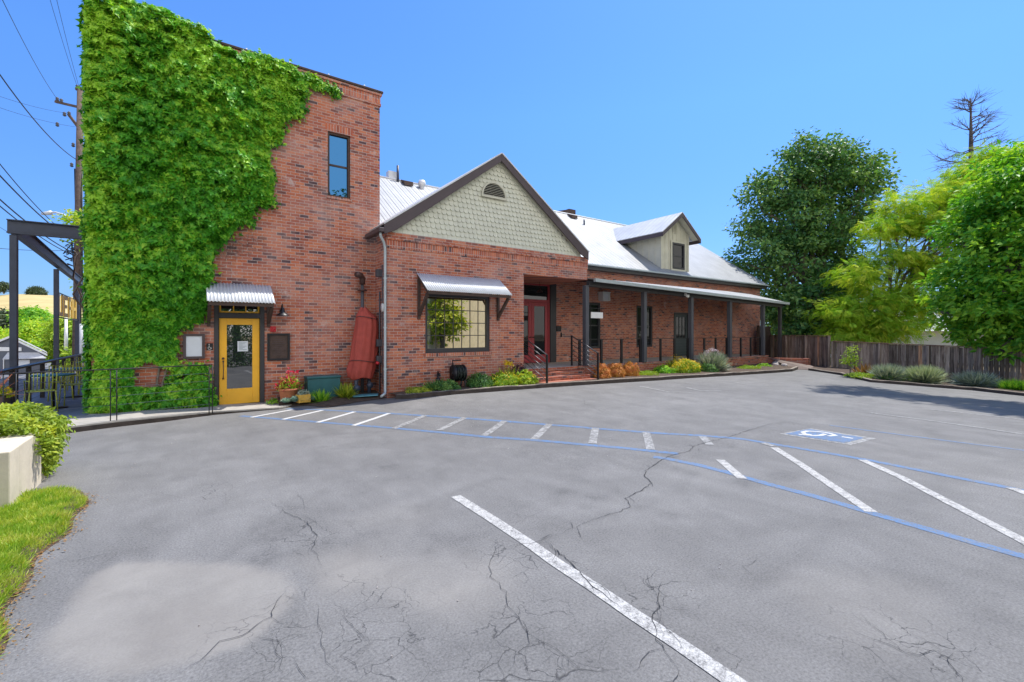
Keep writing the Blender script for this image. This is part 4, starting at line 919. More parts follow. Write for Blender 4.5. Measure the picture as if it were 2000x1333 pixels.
m_ = MB(); m_.box(1.715, 1.845, TY - .05, TY - .002, 1.80, 1.935); m_.build('alarm_body', REDPL, t, .01); m_ = MB(); m_.tube([(1.78, TY - .051, 1.87), (1.78, TY - .075, 1.87)], [.045, .035], 14); m_.build('alarm_grille', REDPL, t)
def barn(x, y, z, lab, s=1.0):
    t = thing('barn_lamp', lab, 'wall lamp', (x, y, z)); m_ = MB(); m_.lathe((x, y - .2 * s, z), [(.155 * s, 0), (.15 * s, .012), (.10 * s, .05), (.05 * s, .09), (.045 * s, .17), (.02 * s, .2)], 20); m_.build('lamp_shade', BLACK, t)
    m_ = MB(); m_.tube([(x, y, z + .12 * s), (x, y - .05 * s, z + .25 * s), (x, y - .14 * s, z + .29 * s), (x, y - .2 * s, z + .2 * s)], .012 * s, 8); m_.tube([(x, y, z + .12 * s), (x, y - .02, z + .12 * s)], .045 * s, 12); m_.build('lamp_arm', BLACK, t)
barn(1.97, TY, 2.20, 'black barn lamp on the brick right of the yellow door')
# sprinkler riser with its red cover
t = thing('sprinkler_riser', 'sprinkler pipe in the brick corner wrapped in a red fabric cover', 'standpipe', (3.95, 12.5, .1))
m_ = MB(); m_.tube([(3.95, 12.68, .05), (3.95, 12.68, 3.22)], .045, 12); m_.build('riser_pipe', GREYCOL, t)
m_ = MB(); m_.tube([(3.95, 12.68, 3.10), (3.95, 12.67, 3.26), (3.88, 12.62, 3.34), (3.74, 12.5, 3.34)], [.075, .08, .085, .075], 12); m_.tube([(3.95, 12.68, 2.92), (3.95, 12.68, 2.955)], .13, 14); m_.build('elbow', BRONZE, t)
prof = [(2.44, 3.94, .055), (2.42, 3.92, .09), (2.30, 3.95, .17), (2.20, 4.00, .27), (1.9, 3.99, .30), (1.5, 3.95, .32), (1.1, 3.90, .33), (.8, 3.86, .34), (.60, 3.84, .33), (.55, 3.86, .28)]
vs = []; fs = []; nn = 64
for i, (z, cx, rr) in enumerate(prof):
    for k in range(nn):
        a = 2 * math.pi * k / nn; f_ = 1 + .09 * math.sin(a * 6 + z * 2.3) * (.6 + .4 * math.sin(a * 2 + 1)) + .07 * math.sin(a * 11 - z * 1.6 + math.sin(z * 4)) + .05 * math.sin(z * 9 + a * 2)
        vs.append((cx + rr * f_ * math.cos(a), 12.45 + rr * .62 * f_ * math.sin(a), z + .03 * math.sin(a * 3)))
for i in range(len(prof) - 1):
    for k in range(nn): fs.append((i * nn + k, i * nn + (k + 1) % nn, (i + 1) * nn + (k + 1) % nn, (i + 1) * nn + k))
REDF = simple('red_fabric', (.37, .062, .045), .8, 0, .15, 5, .2)
m_ = MB(); m_.add(vs, fs, True); o_ = m_.build('red_cover', REDF, t)
m_ = MB()
for zz, cc, r0_ in ((1.02, 3.895, .36), (2.18, 4.0, .295)):
    m_.tube([(cc + r0_ * math.cos(R(k)), 12.45 + r0_ * .66 * math.sin(R(k)), zz + .03 * math.sin(R(k * 2))) for k in range(170, 380, 10)], .009, 6)
m_.build('cover_strap', BRONZE, t)
m_ = MB(); m_.tube([(3.7, 12.4, .05), (3.7, 12.4, .5), (3.8, 12.45, .62)], .05, 10); m_.tube([(4.08, 12.5, .05), (4.08, 12.5, .6)], .05, 10); m_.tube([(3.7, 12.4, .3), (3.7, 12.3, .3)], .09, 10); m_.tube([(4.08, 12.5, .35), (4.08, 12.38, .35)], .08, 10); m_.box(3.6, 4.2, 12.3, 12.65, .06, .12); m_.build('valve_feet', STEEL, t)
m_ = MB(); m_.tube([(4.18, 12.2, .97), (4.23, 12.15, .95)], [.05, .035], 10); m_.build('valve_cap', REDPL, t)
t = thing('conduit_run', 'grey conduit with junction boxes in the shaded brick corner', 'conduit', (4.33, 12.4, 1))
m_ = MB(); m_.tube([(4.32, 12.35, .15), (4.32, 12.35, 2.9)], .022, 8); m_.tube([(4.32, 12.15, .4), (4.32, 12.15, 3.6)], .015, 8); m_.build('conduit_pipe', GREYCOL, t)
for z in (.95, 1.4, 3.3): MB().box(4.22, 4.355, 12.28, 12.42, z, z + .2).build('junction_box', GREYCOL, t, .008)
m_ = MB(); m_.tube([(4.355, 12.12, 2.45), (4.30, 12.12, 2.45)], .11, 18); m_.build('alarm_bell', WHITE, t)
t = thing('utility_box', 'dark teal plastic utility cabinet against the brick wall', 'cabinet', (2.9, 12.6, .05))
MB().box(2.50, 3.30, 12.42, 12.82, .05, .60).build('cabinet_body', TEAL, t, .02); MB().box(2.48, 3.32, 12.40, 12.83, .602, .665).build('cabinet_lid', TEAL, t, .02)
tag(MB().plate([(3.55, 12.15, .10), (4.15, 12.0, .11), (4.28, 12.35, .11), (3.6, 12.5, .10)], (0, 0, 1), .02).build('splash_plate', simple('turquoise', (.10, .30, .36), .6, 0, .3, 9)), 'pale turquoise cover lying at the foot of the red riser', 'cover')

# pots and plants by the door
def potx(name, lab, x, y, z, rt, rb, h, mat):
    t = thing(name, lab, 'plant pot', (x, y, z)); m_ = MB(); m_.lathe((x, y, z), [(rb, 0), (rt * .97, h * .85), (rt * 1.06, h * .86), (rt * 1.06, h), (rt * .93, h), (rt * .9, h * .88)], 26); m_.build('pot', mat, t)
    m_ = MB(); m_.lathe((x, y, z), [(rt * .92, h * .89), (.01, h * .9)], 20); m_.build('pot_soil', SOIL, t)
px_, py_ = 2.06, 12.42
potx('terracotta_pot', 'wide terracotta pot of red flowers right of the yellow door', px_, py_, .12, .22, .17, .29, TERRA)
t = bush('potted_flowers', 'red and pink flowers growing in the terracotta pot', 'flowers', px_, py_, .37, .26, .20, .30, 500, .06, L_LIME, flower=L_FLR, nf=60, fsize=.07, ftop=.1)
bush('tall_flower_stems', 'tall red flower stems rising from the terracotta pot', 'flowers', px_ + .08, py_, .38, .2, .15, .45, 60, .5, L_LIME, spiky=True, flower=L_FLR, nf=12, fsize=.08, ftop=1.2)
m_ = MB(); m_.prism([(2.22, 12.0), (2.50, 12.05), (2.46, 12.27), (2.18, 12.22)], .08, .27); t = thing('yellow_planter', 'small square ochre planter beside the terracotta pot', 'plant pot', (2.35, 12.13, .05)); m_.build('pot', YPOT, t, .01)
bush('planter_succulent', 'small succulent growing in the square ochre planter', 'plant', 2.34, 12.14, .26, .12, .1, .1, 160, .06, L_BLUE)
SUCC = leafmat('succulent_leaf', [(.1, (.10, .26, .22)), (.9, (.36, .52, .46))], .15)
for i in range(13):
    a, b = random.uniform(545, 600), random.uniform(783, 796); p = gp(a, b - 4); x, y = p[0], min(p[1] - .05, 12.12); n = 26
    if i == 0: ts = thing('succulent_patch', 'cluster of blue green succulents edging the sidewalk below the pots', 'succulents', (2.0, 12.0, .03))
    k = np.arange(n); an = k * 2.4; el = .3 + k / n * 1.0; D = np.stack([np.cos(an) * np.cos(el), np.sin(an) * np.cos(el), np.sin(el)], 1)
    P = np.array([x, y, .10]) + D * .01; leaves('rosette', P, np.stack([-np.cos(an) * np.sin(el), -np.sin(an) * np.sin(el), np.cos(el)], 1), D, .15 * random.uniform(.7, 1.1), SUCC, RNG.random(n), 'oval', ts)
bush('grass_tuft', 'green grass tuft in front of the teal cabinet', 'grass plant', 2.75, 12.15, .06, .30, .25, .34, 260, .3, L_BRIGHT, spiky=True)
bush('grass_tuft', 'yellow green grass tuft right of the teal cabinet', 'grass plant', 3.4, 12.35, .08, .28, .25, .42, 300, .3, L_HEDGE, spiky=True)
bush('low_weeds', 'small green weeds at the foot of the brick below the plaque', 'plant', 1.75, 12.55, .03, .16, .12, .12, 200, .05, L_BRIGHT)

# bed planting (wing)
def bp(px, py, Y=None):
    p = gp(px, py); return (p[0], p[1], p[2] + .1)
def bx(name, lab, cat, px, pyb, Yb, rx, h, n, ls, mat, **k):
    X, _, _ = onY(px, pyb, Yb); bush(name, lab, cat, X, Yb, float(gz(X, Yb)) + .09, rx, min(rx, .42), h, n, ls, mat, **k)
bx('ground_cover_plant', 'low yellow green mat plant at the left end of the wing bed', 'plant', 818, 768, 11.6, .40, .13, 900, .05, L_HEDGE)
bx('rosemary_bush', 'dark green feathery bush left of the hose reel', 'shrub', 848, 765, 11.65, .50, .32, 420, .3, L_DARK, spiky=True)
bx('rosemary_bush', 'dark green low shrub spreading left of the hose reel base', 'shrub', 870, 765, 11.55, .42, .24, 1500, .06, L_DARK)
bx('dark_round_shrub', 'dark green rounded shrub right of the hose reel', 'shrub', 935, 758, 11.55, .36, .38, 2600, .055, L_DARK)
bx('flowering_perennial', 'lime leaved perennial with yellow flowers next to the steps', 'shrub', 985, 758, 11.45, .48, .34, 2200, .07, L_LIME, flower=L_FLY, nf=60, fsize=.06, ftop=.3)
bx('flowering_perennial', 'lime green leafy plant touching the left stair railing', 'shrub', 1022, 755, 11.42, .42, .38, 2000, .07, L_LIME, flower=L_FLY, nf=25, fsize=.06, ftop=.5)
bx('tall_yellow_stems', 'tall stems with yellow flowers rising against the brick', 'flowers', 993, 755, 11.6, .28, .62, 90, .4, L_HEDGE, spiky=True, flower=L_FLY, nf=40, fsize=.07, ftop=2)
bx('purple_shrub', 'dark purple leaved shrub behind the yellow flowers by the steps', 'shrub', 1012, 750, 11.72, .38, .55, 1100, .07, leafmat('purple_leaf', [(.1, (.03, .015, .03)), (.9, (.09, .04, .06))], .1))
# hose reel + tap
X, _, _ = onY(893, 760, 11.75)
t = thing('hose_reel', 'black hose reel on a stand against the wing wall', 'hose reel', (X, 11.7, .2))
m_ = MB(); m_.tube([(X - .19, 11.7, .62), (X + .19, 11.7, .62)], .05, 10); m_.tube([(X - .17, 11.7, .62), (X - .15, 11.7, .62)], .24, 20); m_.tube([(X + .15, 11.7, .62), (X + .17, 11.7, .62)], .24, 20); m_.build('drum', BLACK, t)
m_ = MB(); pts = []
for k in range(160): a = k * .35; pts.append((X - .12 + .24 * abs(((k / 40) % 2) - 1), 11.7 + (.17 + .02 * (k // 40)) * math.cos(a), .62 + (.17 + .02 * (k // 40)) * math.sin(a)))
m_.tube(pts, .014, 6); m_.tube([(X + .1, 11.55, .5), (X - .1, 11.5, .2), (X - .35, 11.5, .22)], .014, 6); m_.build('hose', simple('hose_dark', (.012, .022, .018), .5), t)
m_ = MB()
for s2 in (-.17, .17): m_.obox((X + s2, 11.55, .15), (X + s2, 11.7, .85), .03, .03); m_.obox((X + s2, 11.85, .15), (X + s2, 11.7, .85), .03, .03)
m_.tube([(X - .17, 11.7, .85), (X - .17, 11.72, .98), (X + .1, 11.72, .98)], .018, 6); m_.build('stand', BLACK, t)
X2, _, _ = onY(856, 760, 11.83); t = thing('hose_bib', 'dark water tap pipe standing left of the hose reel', 'water tap', (X2, 11.83, .15)); m_ = MB(); m_.tube([(X2, 11.84, .1), (X2, 11.84, .66)], .03, 8); m_.tube([(X2, 11.84, .62), (X2, 11.74, .62), (X2, 11.72, .55)], .022, 8); m_.tube([(X2, 11.84, .35), (X2, 11.84, .5)], .06, 10); m_.build('tap_body', BLACK, t)
m_ = MB(); m_.tube([(X2, 11.8, .68), (X2, 11.8, .70)], .05, 10); m_.build('tap_handle', BRONZE, t)

# bed planting (porch)
for i, (px, lab) in enumerate([(1176, 'leftmost of the three, against the stair railing'), (1203, 'middle of the three'), (1231, 'rightmost of the three')]):
    X = onY(px, 735, 11.3)[0]; bush('orange_round_shrub', 'orange tipped clipped round shrub, ' + lab, 'shrub', X, 11.3, float(gz(X, 11.3)) + .08, .33, .32, .47, 3600, .055, L_ORANGE, group='orange round shrubs beside the steps')
bx('ground_cover_plant', 'bright lime low plant right of the orange shrubs', 'plant', 1263, 735, 11.15, .42, .15, 1100, .05, L_LIME)
bx('leafy_green_plant', 'bright green leafy clump between the lime plant and yellow flowers', 'plant', 1296, 733, 11.4, .50, .26, 1300, .07, L_BRIGHT)
bx('yellow_flower_shrub', 'wide mound of bright yellow flowers on the kerb', 'shrub', 1340, 732, 11.1, .78, .50, 4200, .06, L_LIME, flower=L_FLY, nf=330, fsize=.055, ftop=.3)
bx('dark_stem_plant', 'leggy plant with small yellow blooms behind the yellow mound', 'plant', 1320, 725, 11.6, .45, .62, 240, .4, L_HEDGE, spiky=True, flower=L_FLY, nf=40, fsize=.05, ftop=.8)
bx('lavender_bush', 'grey green lavender with pale purple flower spikes by the porch', 'lavender', 1390, 726, 11.1, .62, .90, 3600, .5, L_BLUE, spiky=True, flower=L_FLL, nf=150, fsize=.06, ftop=.5)
bx('lavender_base_shrub', 'dark green shrub at the foot of the lavender', 'shrub', 1385, 729, 10.85, .36, .34, 1400, .06, L_DARK)
bx('ground_cover_plant', 'low green mat plants on the bed right of the lavender', 'plant', 1462, 722, 11.0, .75, .16, 1300, .06, L_LIME)
bx('ground_cover_plant', 'small green clump near the end of the porch bed', 'plant', 1492, 719, 11.2, .35, .2, 500, .06, L_BRIGHT)
t = thing('rock_pile', 'pale stones stacked at the end of the porch bed', 'rocks', (24.2, 10.8, 0)); rk = random.Random(4)
for i in range(7):
    x, y = 23.9 + rk.uniform(0, .8), 10.7 + rk.uniform(0, .9); m_ = MB(); rr = rk.uniform(.12, .22)
    m_.lathe((x, y, 0 + .1 * (i % 2)), [(rr * .8, 0), (rr, rr * .4), (rr * .7, rr * .9), (.02, rr)], 7); m_.build('rock', STONE, t)

# small things at the porch
t = thing('hanging_sign', 'small blank white sign hanging from a bracket off the first porch column', 'sign', (11.9, 11.75, 2.4))
x, y = 11.74, 11.9; x1 = onY(1177, 615, 11.9)[0]; x0 = onY(1154, 615, 11.9)[0]
m_ = MB(); m_.tube([(x, y, 2.66), (x1 + .1, y, 2.66)], .014, 6); m_.tube([(x0 + .06, y, 2.66), (x0 + .06, y, 2.5)], .006, 5); m_.tube([(x1 - .05, y, 2.66), (x1 - .05, y, 2.5)], .006, 5); m_.build('bracket', BLACK, t)
MB().box(x0, x1, y - .02, y + .02, 2.30, 2.52).build('sign_board', WHITE, t, .006)
t = thing('porch_lantern', 'white boxy lantern on the porch wall near the first column', 'wall lamp', (15, 13.9, 3)); xa, _, za = onY(1175, 588, 13.8); xb, _, zb = onY(1189, 573, 13.8)
m_ = MB(); frame(m_, xa, xb, za, zb, 13.72, 13.99, .05); m_.box(xa - .03, xb + .03, 13.7, 14.0, zb + .002, zb + .04); m_.build('lantern_frame', GALV, t); MB().box(xa + .05, xb - .05, 13.78, 13.95, za + .05, zb - .05).build('lantern_glass', PAPER, t)
t = thing('flood_lamp', 'small white flood lamp under the porch beam near the third column', 'lamp', (17.8, 11.9, 3.3)); x, _, z = onY(1340, 578, 11.75)
m_ = MB(); m_.tube([(x, 11.75, z), (x + .1, 11.70, z - .02)], [.05, .08], 12); m_.box(x - .05, x + .02, 11.72, 11.8, z, z + .1); m_.build('lamp_head', WHITE, t)
t = thing('keypad_box', 'small black keypad box on the brick right of the red door', 'keypad', (12.3, 13.95, 1.8)); x, _, z = onY(1091, 644, 14)
MB().box(x - .12, x + .1, 13.95, 13.998, z - .08, z + .14).build('box_body', BLACK, t); MB().tube([(x + .12, 13.97, z - .12), (x + .12, 13.97, z - .3)], .03, 8).build('box_cable', BLACK, t)
t = thing('entry_lamp', 'hanging black barn lamp in front of the red door transom', 'lamp', (10.9, 13.2, 3.3)); x, _, z = onY(1054, 570, 13.2)
m_ = MB(); m_.lathe((x, 13.2, z - .03), [(.13, 0), (.09, .06), (.03, .11), (.02, .2)], 16); m_.tube([(x, 13.2, z + .15), (x, 13.2, 3.65)], .008, 6); m_.build('lamp_shade', BLACK, t)
t = thing('dark_gate', 'dark brown slatted gate between the porch end and the fence', 'gate', (27.6, 13.0, 0)); m_ = MB(); m_.box(27.2, 28.8, 13.64, 13.66, -.2, 2.15)
for i in range(12): m_.box(27.2, 28.6, 13.6, 13.63, .1 + i * .17, .24 + i * .17)
m_.build('slats', BRNWOOD, t); MB().box(27.15, 27.25, 13.55, 13.68, -.3, 2.2).build('post', BRNWOOD, t)

# ------------------------------------------------------------------ FENCE
def fence(name, lab, p, q3, zb0, zb1, zt0, zt1, posts, seed):
    rg = random.Random(seed); t = thing(name, lab, 'fence', (p[0], p[1], zb0)); p = Vector((*p, 0)); q3 = Vector((*q3, 0)); L = (q3 - p).length; d = (q3 - p) / L; nrm = Vector((-d.y, d.x, 0)); nrm = -nrm if nrm.x > 0 else nrm
    m_ = MB(); s_ = 0
    while s_ < L:
        w_ = rg.uniform(.13, .16); a = p + d * s_; b = p + d * min(L, s_ + w_ - rg.uniform(.003, .010)); k = s_ / L
        zb = zb0 + (zb1 - zb0) * k; zt = zt0 + (zt1 - zt0) * k - rg.uniform(0, .02); m_.av = rg.random() ** 1.3; o = nrm * rg.uniform(0, .012)
        m_.plate([(a.x + o.x, a.y + o.y, zb + rg.uniform(0, .04)), (b.x + o.x, b.y + o.y, zb + rg.uniform(0, .04)), (b.x + o.x, b.y + o.y, zt), (a.x + o.x, a.y + o.y, zt)], nrm, .02); s_ += w_
    m_.build('boards', FENCE, t)
    m_ = MB(); m_.av = .5; m_.obox(p + nrm * .02 + Vector((0, 0, zt0 + .02)), q3 + nrm * .02 + Vector((0, 0, zt1 + .02)), .14, .035); m_.build('cap_rail', simple('cap_wood', (.20, .11, .075), .9, 0, .4, 6), t)
    m_ = MB(); m_.av = .3; m_.obox(p + nrm * .035 + Vector((0, 0, zb0 + .08)), q3 + nrm * .035 + Vector((0, 0, zb1 + .08)), .03, .2); m_.build('kick_board', FENCE, t)
    for f_ in posts:
        c = p + d * L * f_ + nrm * .05; zb = zb0 + (zb1 - zb0) * f_; zt = zt0 + (zt1 - zt0) * f_; m_ = MB(); m_.av = .8; m_.box(c.x - .045, c.x + .045, c.y - .045, c.y + .045, zb - .1, zt + .0); m_.build('post', FENCE, t)
fence('board_fence', 'taller weathered board fence panel at the end of the porch', (28.6, 13.6), (25.85, 9.45), -.2, -.15, 1.60, 1.60, [.33, .66, 1.0], 1)
fence('board_fence', 'long weathered grey board fence behind the lavender bed', (25.9, 9.35), (26.35, 1.0), -.14, -.30, 1.34, 1.05, [.0, .22, .42, .61, .80, .98], 2)
fence('board_fence', 'near stretch of weathered board fence at the right edge', (26.35, .95), (26.9, -12), -.3, -.5, 1.05, .9, [.1, .35, .6, .85], 3)

# fence bed plants
def fx(name, lab, cat, px, py, rx, h, n, ls, mat, dz=.08, **k):
    p = gp(px, py); bush(name, lab, cat, p[0], p[1], p[2] + dz, rx, rx, h, n, ls, mat, **k)
fx('lavender_bush', 'blue grey lavender bush in front of the fence, left of the pale one', 'lavender', 1735, 745, .62, .66, 2600, .5, L_BLUE, spiky=True)
fx('lavender_bush', 'dark leafy mound beneath the blue grey lavender by the fence', 'shrub', 1730, 744, .6, .42, 1500, .06, L_DARK)
fx('lavender_bush', 'pale silvery lavender bush, brightest in front of the fence', 'lavender', 1805, 751, .62, .70, 3200, .5, leafmat('silver_leaf', [(.1, (.16, .24, .13)), (.9, (.50, .56, .40))], .2), spiky=True)
fx('lime_shrub', 'small lime shrub between the two lavender bushes', 'shrub', 1778, 748, .38, .42, 900, .06, L_LIME)
fx('lavender_bush', 'dark green feathery shrub below the middle of the long fence', 'shrub', 1905, 758, .85, .60, 2600, .4, L_BLUE, spiky=True)
fx('lavender_bush', 'shaded green grassy shrub at the right edge below the fence', 'shrub', 1985, 766, .70, .42, 1600, .4, L_BRIGHT, spiky=True)
fx('lime_ground_cover', 'low lime ground cover beside the little tree', 'plant', 1684, 741, .55, .16, 900, .06, L_LIME)
fx('dry_twiggy_plant', 'dry twiggy plant right of the little tree', 'plant', 1690, 738, .5, .6, 120, .4, L_DRY, spiky=True)
p = gp(1657, 737); b_ = (p[0] + .2, p[1], p[2] + .05)
tree('little_tree', 'little sapling with lime leaves in front of the fence', 'tree', b_, [(b_[0], b_[1], b_[2] + .72, .22, .22, .3), (b_[0] + .1, b_[1], b_[2] + 1.0, .14, .14, .2)], 42, 10, .13, .08, L_LIME, .03, twigs=6, top=.6)

# ------------------------------------------------------------------ IVY
def ivy():
    t = thing('ivy', 'thick green ivy covering the left half of the tall brick tower', 'climbing plant', (0, TY, 0))
    def poly(pp): return [(onY(a, b, TY)[0], onY(a, b, TY)[2]) for a, b in pp]
    main = poly([(172, -35), (250, 8), (300, 22), (360, 45), (405, 66), (418, 90), (445, 104), (470, 112), (500, 104), (540, 124), (560, 128), (590, 146), (615, 152), (640, 166), (662, 182), (655, 187), (630, 176), (600, 172), (592, 205), (588, 228), (560, 238), (548, 250), (546, 275), (535, 284), (528, 268), (522, 290), (524, 320), (535, 345), (528, 385), (536, 398), (515, 402), (495, 405), (492, 440), (470, 430), (455, 455), (430, 480), (412, 492), (416, 540), (405, 560), (402, 600), (396, 622), (368, 634), (346, 640), (342, 712), (340, 712), (360, 716), (400, 712), (402, 722), (350, 726), (338, 735), (330, 748), (345, 746), (380, 726), (408, 735), (415, 770), (420, 797), (360, 800), (280, 806), (190, 816), (175, 812), (185, 770), (187, 700), (178, 600), (175, 500), (170, 300), (168, 100)])
    hole = poly([(255, 712), (300, 706), (345, 718), (335, 750), (300, 758), (262, 756)])
    xs = [p[0] for p in main]; zs = [p[1] for p in main]
    n = 340000; x = RNG.uniform(min(xs), max(xs), n); z = RNG.uniform(0, max(zs), n)
    jx = x + .10 * (vnoise(x * 7, z * 7, 21) - .5); jz = z + .14 * (vnoise(x * 7, z * 7, 22) - .5)
    m = inpoly(jx, jz, main) & ~inpoly(jx, jz, hole); x, z = x[m], z[m]
    # keep about 1050 leaves a square metre
    keep = RNG.random(len(x)) < min(1, 76000 / len(x)); x, z = x[keep], z[keep]; n = len(x)
    def depth(x, z):
        a = vnoise(x * 1.3, z * 1.1, 31); b = vnoise(x * 3.6, z * 3.1, 32); c = vnoise(x * 8.5, z * 7.5, 33)
        return .05 + .16 * a + .17 * b ** 1.3 + .20 * c
    d = depth(x, z); e = .03
    # thin towards the free right edge, bulge at the foot
    right = np.zeros(n) 
    for k in range(8):
        an = k * math.pi / 4; right += inpoly(x + .22 * math.cos(an), z + .22 * math.sin(an), main)
    right /= 8; d *= (.35 + .65 * right) * (1 - .62 * S((x - .5) / 1.6)) * (.45 + .55 * S((z - 1.2) / 2.2)); foot = S(1 - z / 1.2); d += .25 * foot * right
    gx = (depth(x + e, z) - depth(x - e, z)) / (2 * e); gzz = (depth(x, z + e) - depth(x, z - e)) / (2 * e)
    q_ = RNG.random(n) ** .38; y = TY - .015 - d * q_ - .05 * RNG.random(n)
    N = np.stack([gx * .7, np.full(n, -1.0), -(-gzz) * .7 * -1 + .35], 1); N[:, 2] = gzz * .8 + .55; N[:, 0] = gx * .8
    N += rnd3(n) * .5; T = np.stack([RNG.normal(size=n) * .45, -.15 * np.ones(n), -np.ones(n)], 1)
    z = np.maximum(z, .12 + .05 * RNG.random(n))
    tone = np.clip(.09 + .22 * vnoise(x * 1.1, z * 1.1, 41) + .30 * vnoise(x * 7, z * 7, 43) + .40 * RNG.random(n) + .32 * S((z - 5.2 + x * .1) / 3.4) * vnoise(x * 3, z * 3, 42) + .18 * S((-.9 - x) / .6), 0, 1)  # tone rises towards the top, putting sunlit highlights into the leaf colour
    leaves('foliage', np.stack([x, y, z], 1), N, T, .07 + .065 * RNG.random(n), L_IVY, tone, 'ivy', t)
    # wraps round the street corner
    n = 8000; z = RNG.uniform(.2, 9.0, n); a = RNG.random(n); x = TX0 - .02 - .14 * vnoise(z * 1.5, a * 3, 51) * RNG.random(n) ** .5; y = TY - .1 + 1.1 * a
    leaves('side_foliage', np.stack([x, y, z], 1), np.array([-1, -.3, .4]) + rnd3(n) * .5, np.array([0, -.2, -1]) + rnd3(n) * .4, .12, L_IVY, np.clip(.3 + .5 * RNG.random(n), 0, 1), 'ivy', t)
    # creepers leaving the edges
    n = 1400; k = RNG.integers(0, len(main) - 1, n); M_ = np.array(main); f_ = RNG.random(n)[:, None]; E = M_[k] * (1 - f_) + M_[k + 1] * f_ + RNG.normal(size=(n, 2)) * .06
    ok = (E[:, 1] > .1); E = E[ok]; n = len(E)
    leaves('edge_leaves', np.stack([E[:, 0], TY - .02 - .12 * RNG.random(n), E[:, 1]], 1), np.array([.1, -1, .5]) + rnd3(n) * .5, np.array([0, -.1, -1]) + rnd3(n) * .6, .075 + .05 * RNG.random(n), L_IVY, RNG.random(n), 'ivy', t)
    n = 900; g = RNG.random(n); px = 418 + 85 * g + RNG.normal(size=n) * 7; py = 492 - 26 * g * (RNG.random(n) > .4) + RNG.normal(size=n) * 10
    E = np.array([onY(a, b, TY - .012) for a, b in zip(px, py)]); leaves('dry_tendrils', E, rnd3(n) * .4 + np.array([0, -1, 0]), rnd3(n), .03 + .03 * RNG.random(n), L_DRYV, RNG.random(n), 'blade', t)
    m_ = MB(); rg = random.Random(3)
    for px, py in ((262, 806), (300, 806), (250, 806), (310, 806), (345, 806)):
        p = onY(px, py, TY - .06); pts = [(p[0], TY - .12, .05)]; xx = p[0]
        for k in range(8): xx += rg.uniform(-.07, .10); pts.append((xx, TY - .03 - .03 * rg.random(), .05 + .32 * (k + 1)))
        m_.tube(pts, [.022] * 4 + [.016] * 5, 6)
    m_.build('stems', BARK, t)
ivy()

# ------------------------------------------------------------------ HEDGE, WALL, LAWN at lower left
t = thing('stucco_planter_wall', 'low cream stucco wall end at the left edge below the hedge', 'wall', (-1.5, 7, 0))
m_ = MB(); m_.box(-5.2, -1.40, 6.5, 6.82, -.1, .62); m_.box(-1.68, -1.40, 6.822, 7.62, -.1, .62); m_.box(-5.2, -1.4, 7.622, 7.9, -.1, .45); m_.build('wall_block', STUCCO, t, .012)
MB().box(-5.1, -1.69, 6.83, 7.6, .3, .42).build('planter_soil', SOIL, t)
th = thing('hedge', 'lime green trailing hedge spilling over the stucco wall', 'hedge', (-2, 7.7, .4))
n = 15000; Yh = 7.35 + 1.15 * RNG.random(n); X = RNG.uniform(-4.5, 0, n) * 1.0; X = -.168 * Yh - (4.5 - 1.3) * RNG.random(n); topz = .80 + .14 * vnoise(X * 2, Yh * 2, 61) - .55 * S((X + 1.75) / .55) ** 2 * .5 - .10 * S((7.7 - Yh) / .4)
rr = RNG.random(n) ** .35; Z_ = topz * rr + .25 * (1 - rr); P = np.stack([X, Yh, Z_], 1)
leaves('top_foliage', P, rnd3(n) * .6 + np.array([.2, -.3, 1]), rnd3(n) * .7 + np.array([.3, -.3, .3]), .045 + .03 * RNG.random(n), L_HEDGE, np.clip(.25 * RNG.random(n) + .8 * vnoise(X * 6, Yh * 6 + Z_ * 6, 62), 0, 1), 'oval', th)
n = 9000; Z_ = RNG.uniform(.08, .72, n); w_ = .35 + .5 * S(Z_ / .6); a = RNG.random(n); X = -1.56 + .27 * np.sqrt(a) * w_ + .05 * rnd3(n)[:, 0]; Yh = 7.72 + .55 * RNG.random(n)
leaves('trailing_foliage', np.stack([X, Yh, Z_], 1), rnd3(n) * .5 + np.array([.8, -.5, .5]), rnd3(n) * .5 + np.array([.1, -.1, -1]), .045 + .03 * RNG.random(n), L_HEDGE, np.clip(.2 + .6 * RNG.random(n) * vnoise(X * 8, Z_ * 8, 63), 0, 1), 'oval', th)
edge_x = lambda y: -.93 + .05 * np.sin(y * 2.3) + .03 * np.sin(y * 7)
n = 130000; Yg = RNG.uniform(3.0, 6.98, n); Xg = RNG.uniform(-2.3, -.85, n); 
ok = (Xg < edge_x(Yg) - .0) & ~((Xg < -1.38) & (Yg > 6.48)) & (Xg > -.26 * Yg - .25); Xg, Yg = Xg[ok], Yg[ok]; n = len(Xg)
hump = .05 * S((edge_x(Yg) - Xg) / .15)
cl = vnoise(Xg * 5, Yg * 5, 71)
o_ = leaves('lawn_grass', np.stack([Xg, Yg, hump], 1), rnd3(n), rnd3(n) * .45 + np.array([.15, -.1, .9]), (.035 + .05 * RNG.random(n)) * (.7 + .7 * cl), L_GRASS, np.clip(.45 * RNG.random(n) + .55 * vnoise(Xg * 9, Yg * 9, 72), 0, 1), 'blade')
o_.data.transform(Matrix.Identity(4)); tag(o_, 'lime green grass strip beside the asphalt', None, None, 'stuff')
ys_ = np.linspace(2.5, 6.98, 40); m_ = MB(); vs = []; fs = []
for i, yy in enumerate(ys_):
    vs += [(float(edge_x(yy)) + .04, yy, .0), (float(edge_x(yy)) - .08, yy, .05), (-6, yy, .06)]
    if i: a = 3 * i; fs += [(a - 3, a - 2, a + 1, a), (a - 2, a - 1, a + 2, a + 1)]
tag(m_.add(vs, fs).build('lawn_soil', SOIL), kind='structure')
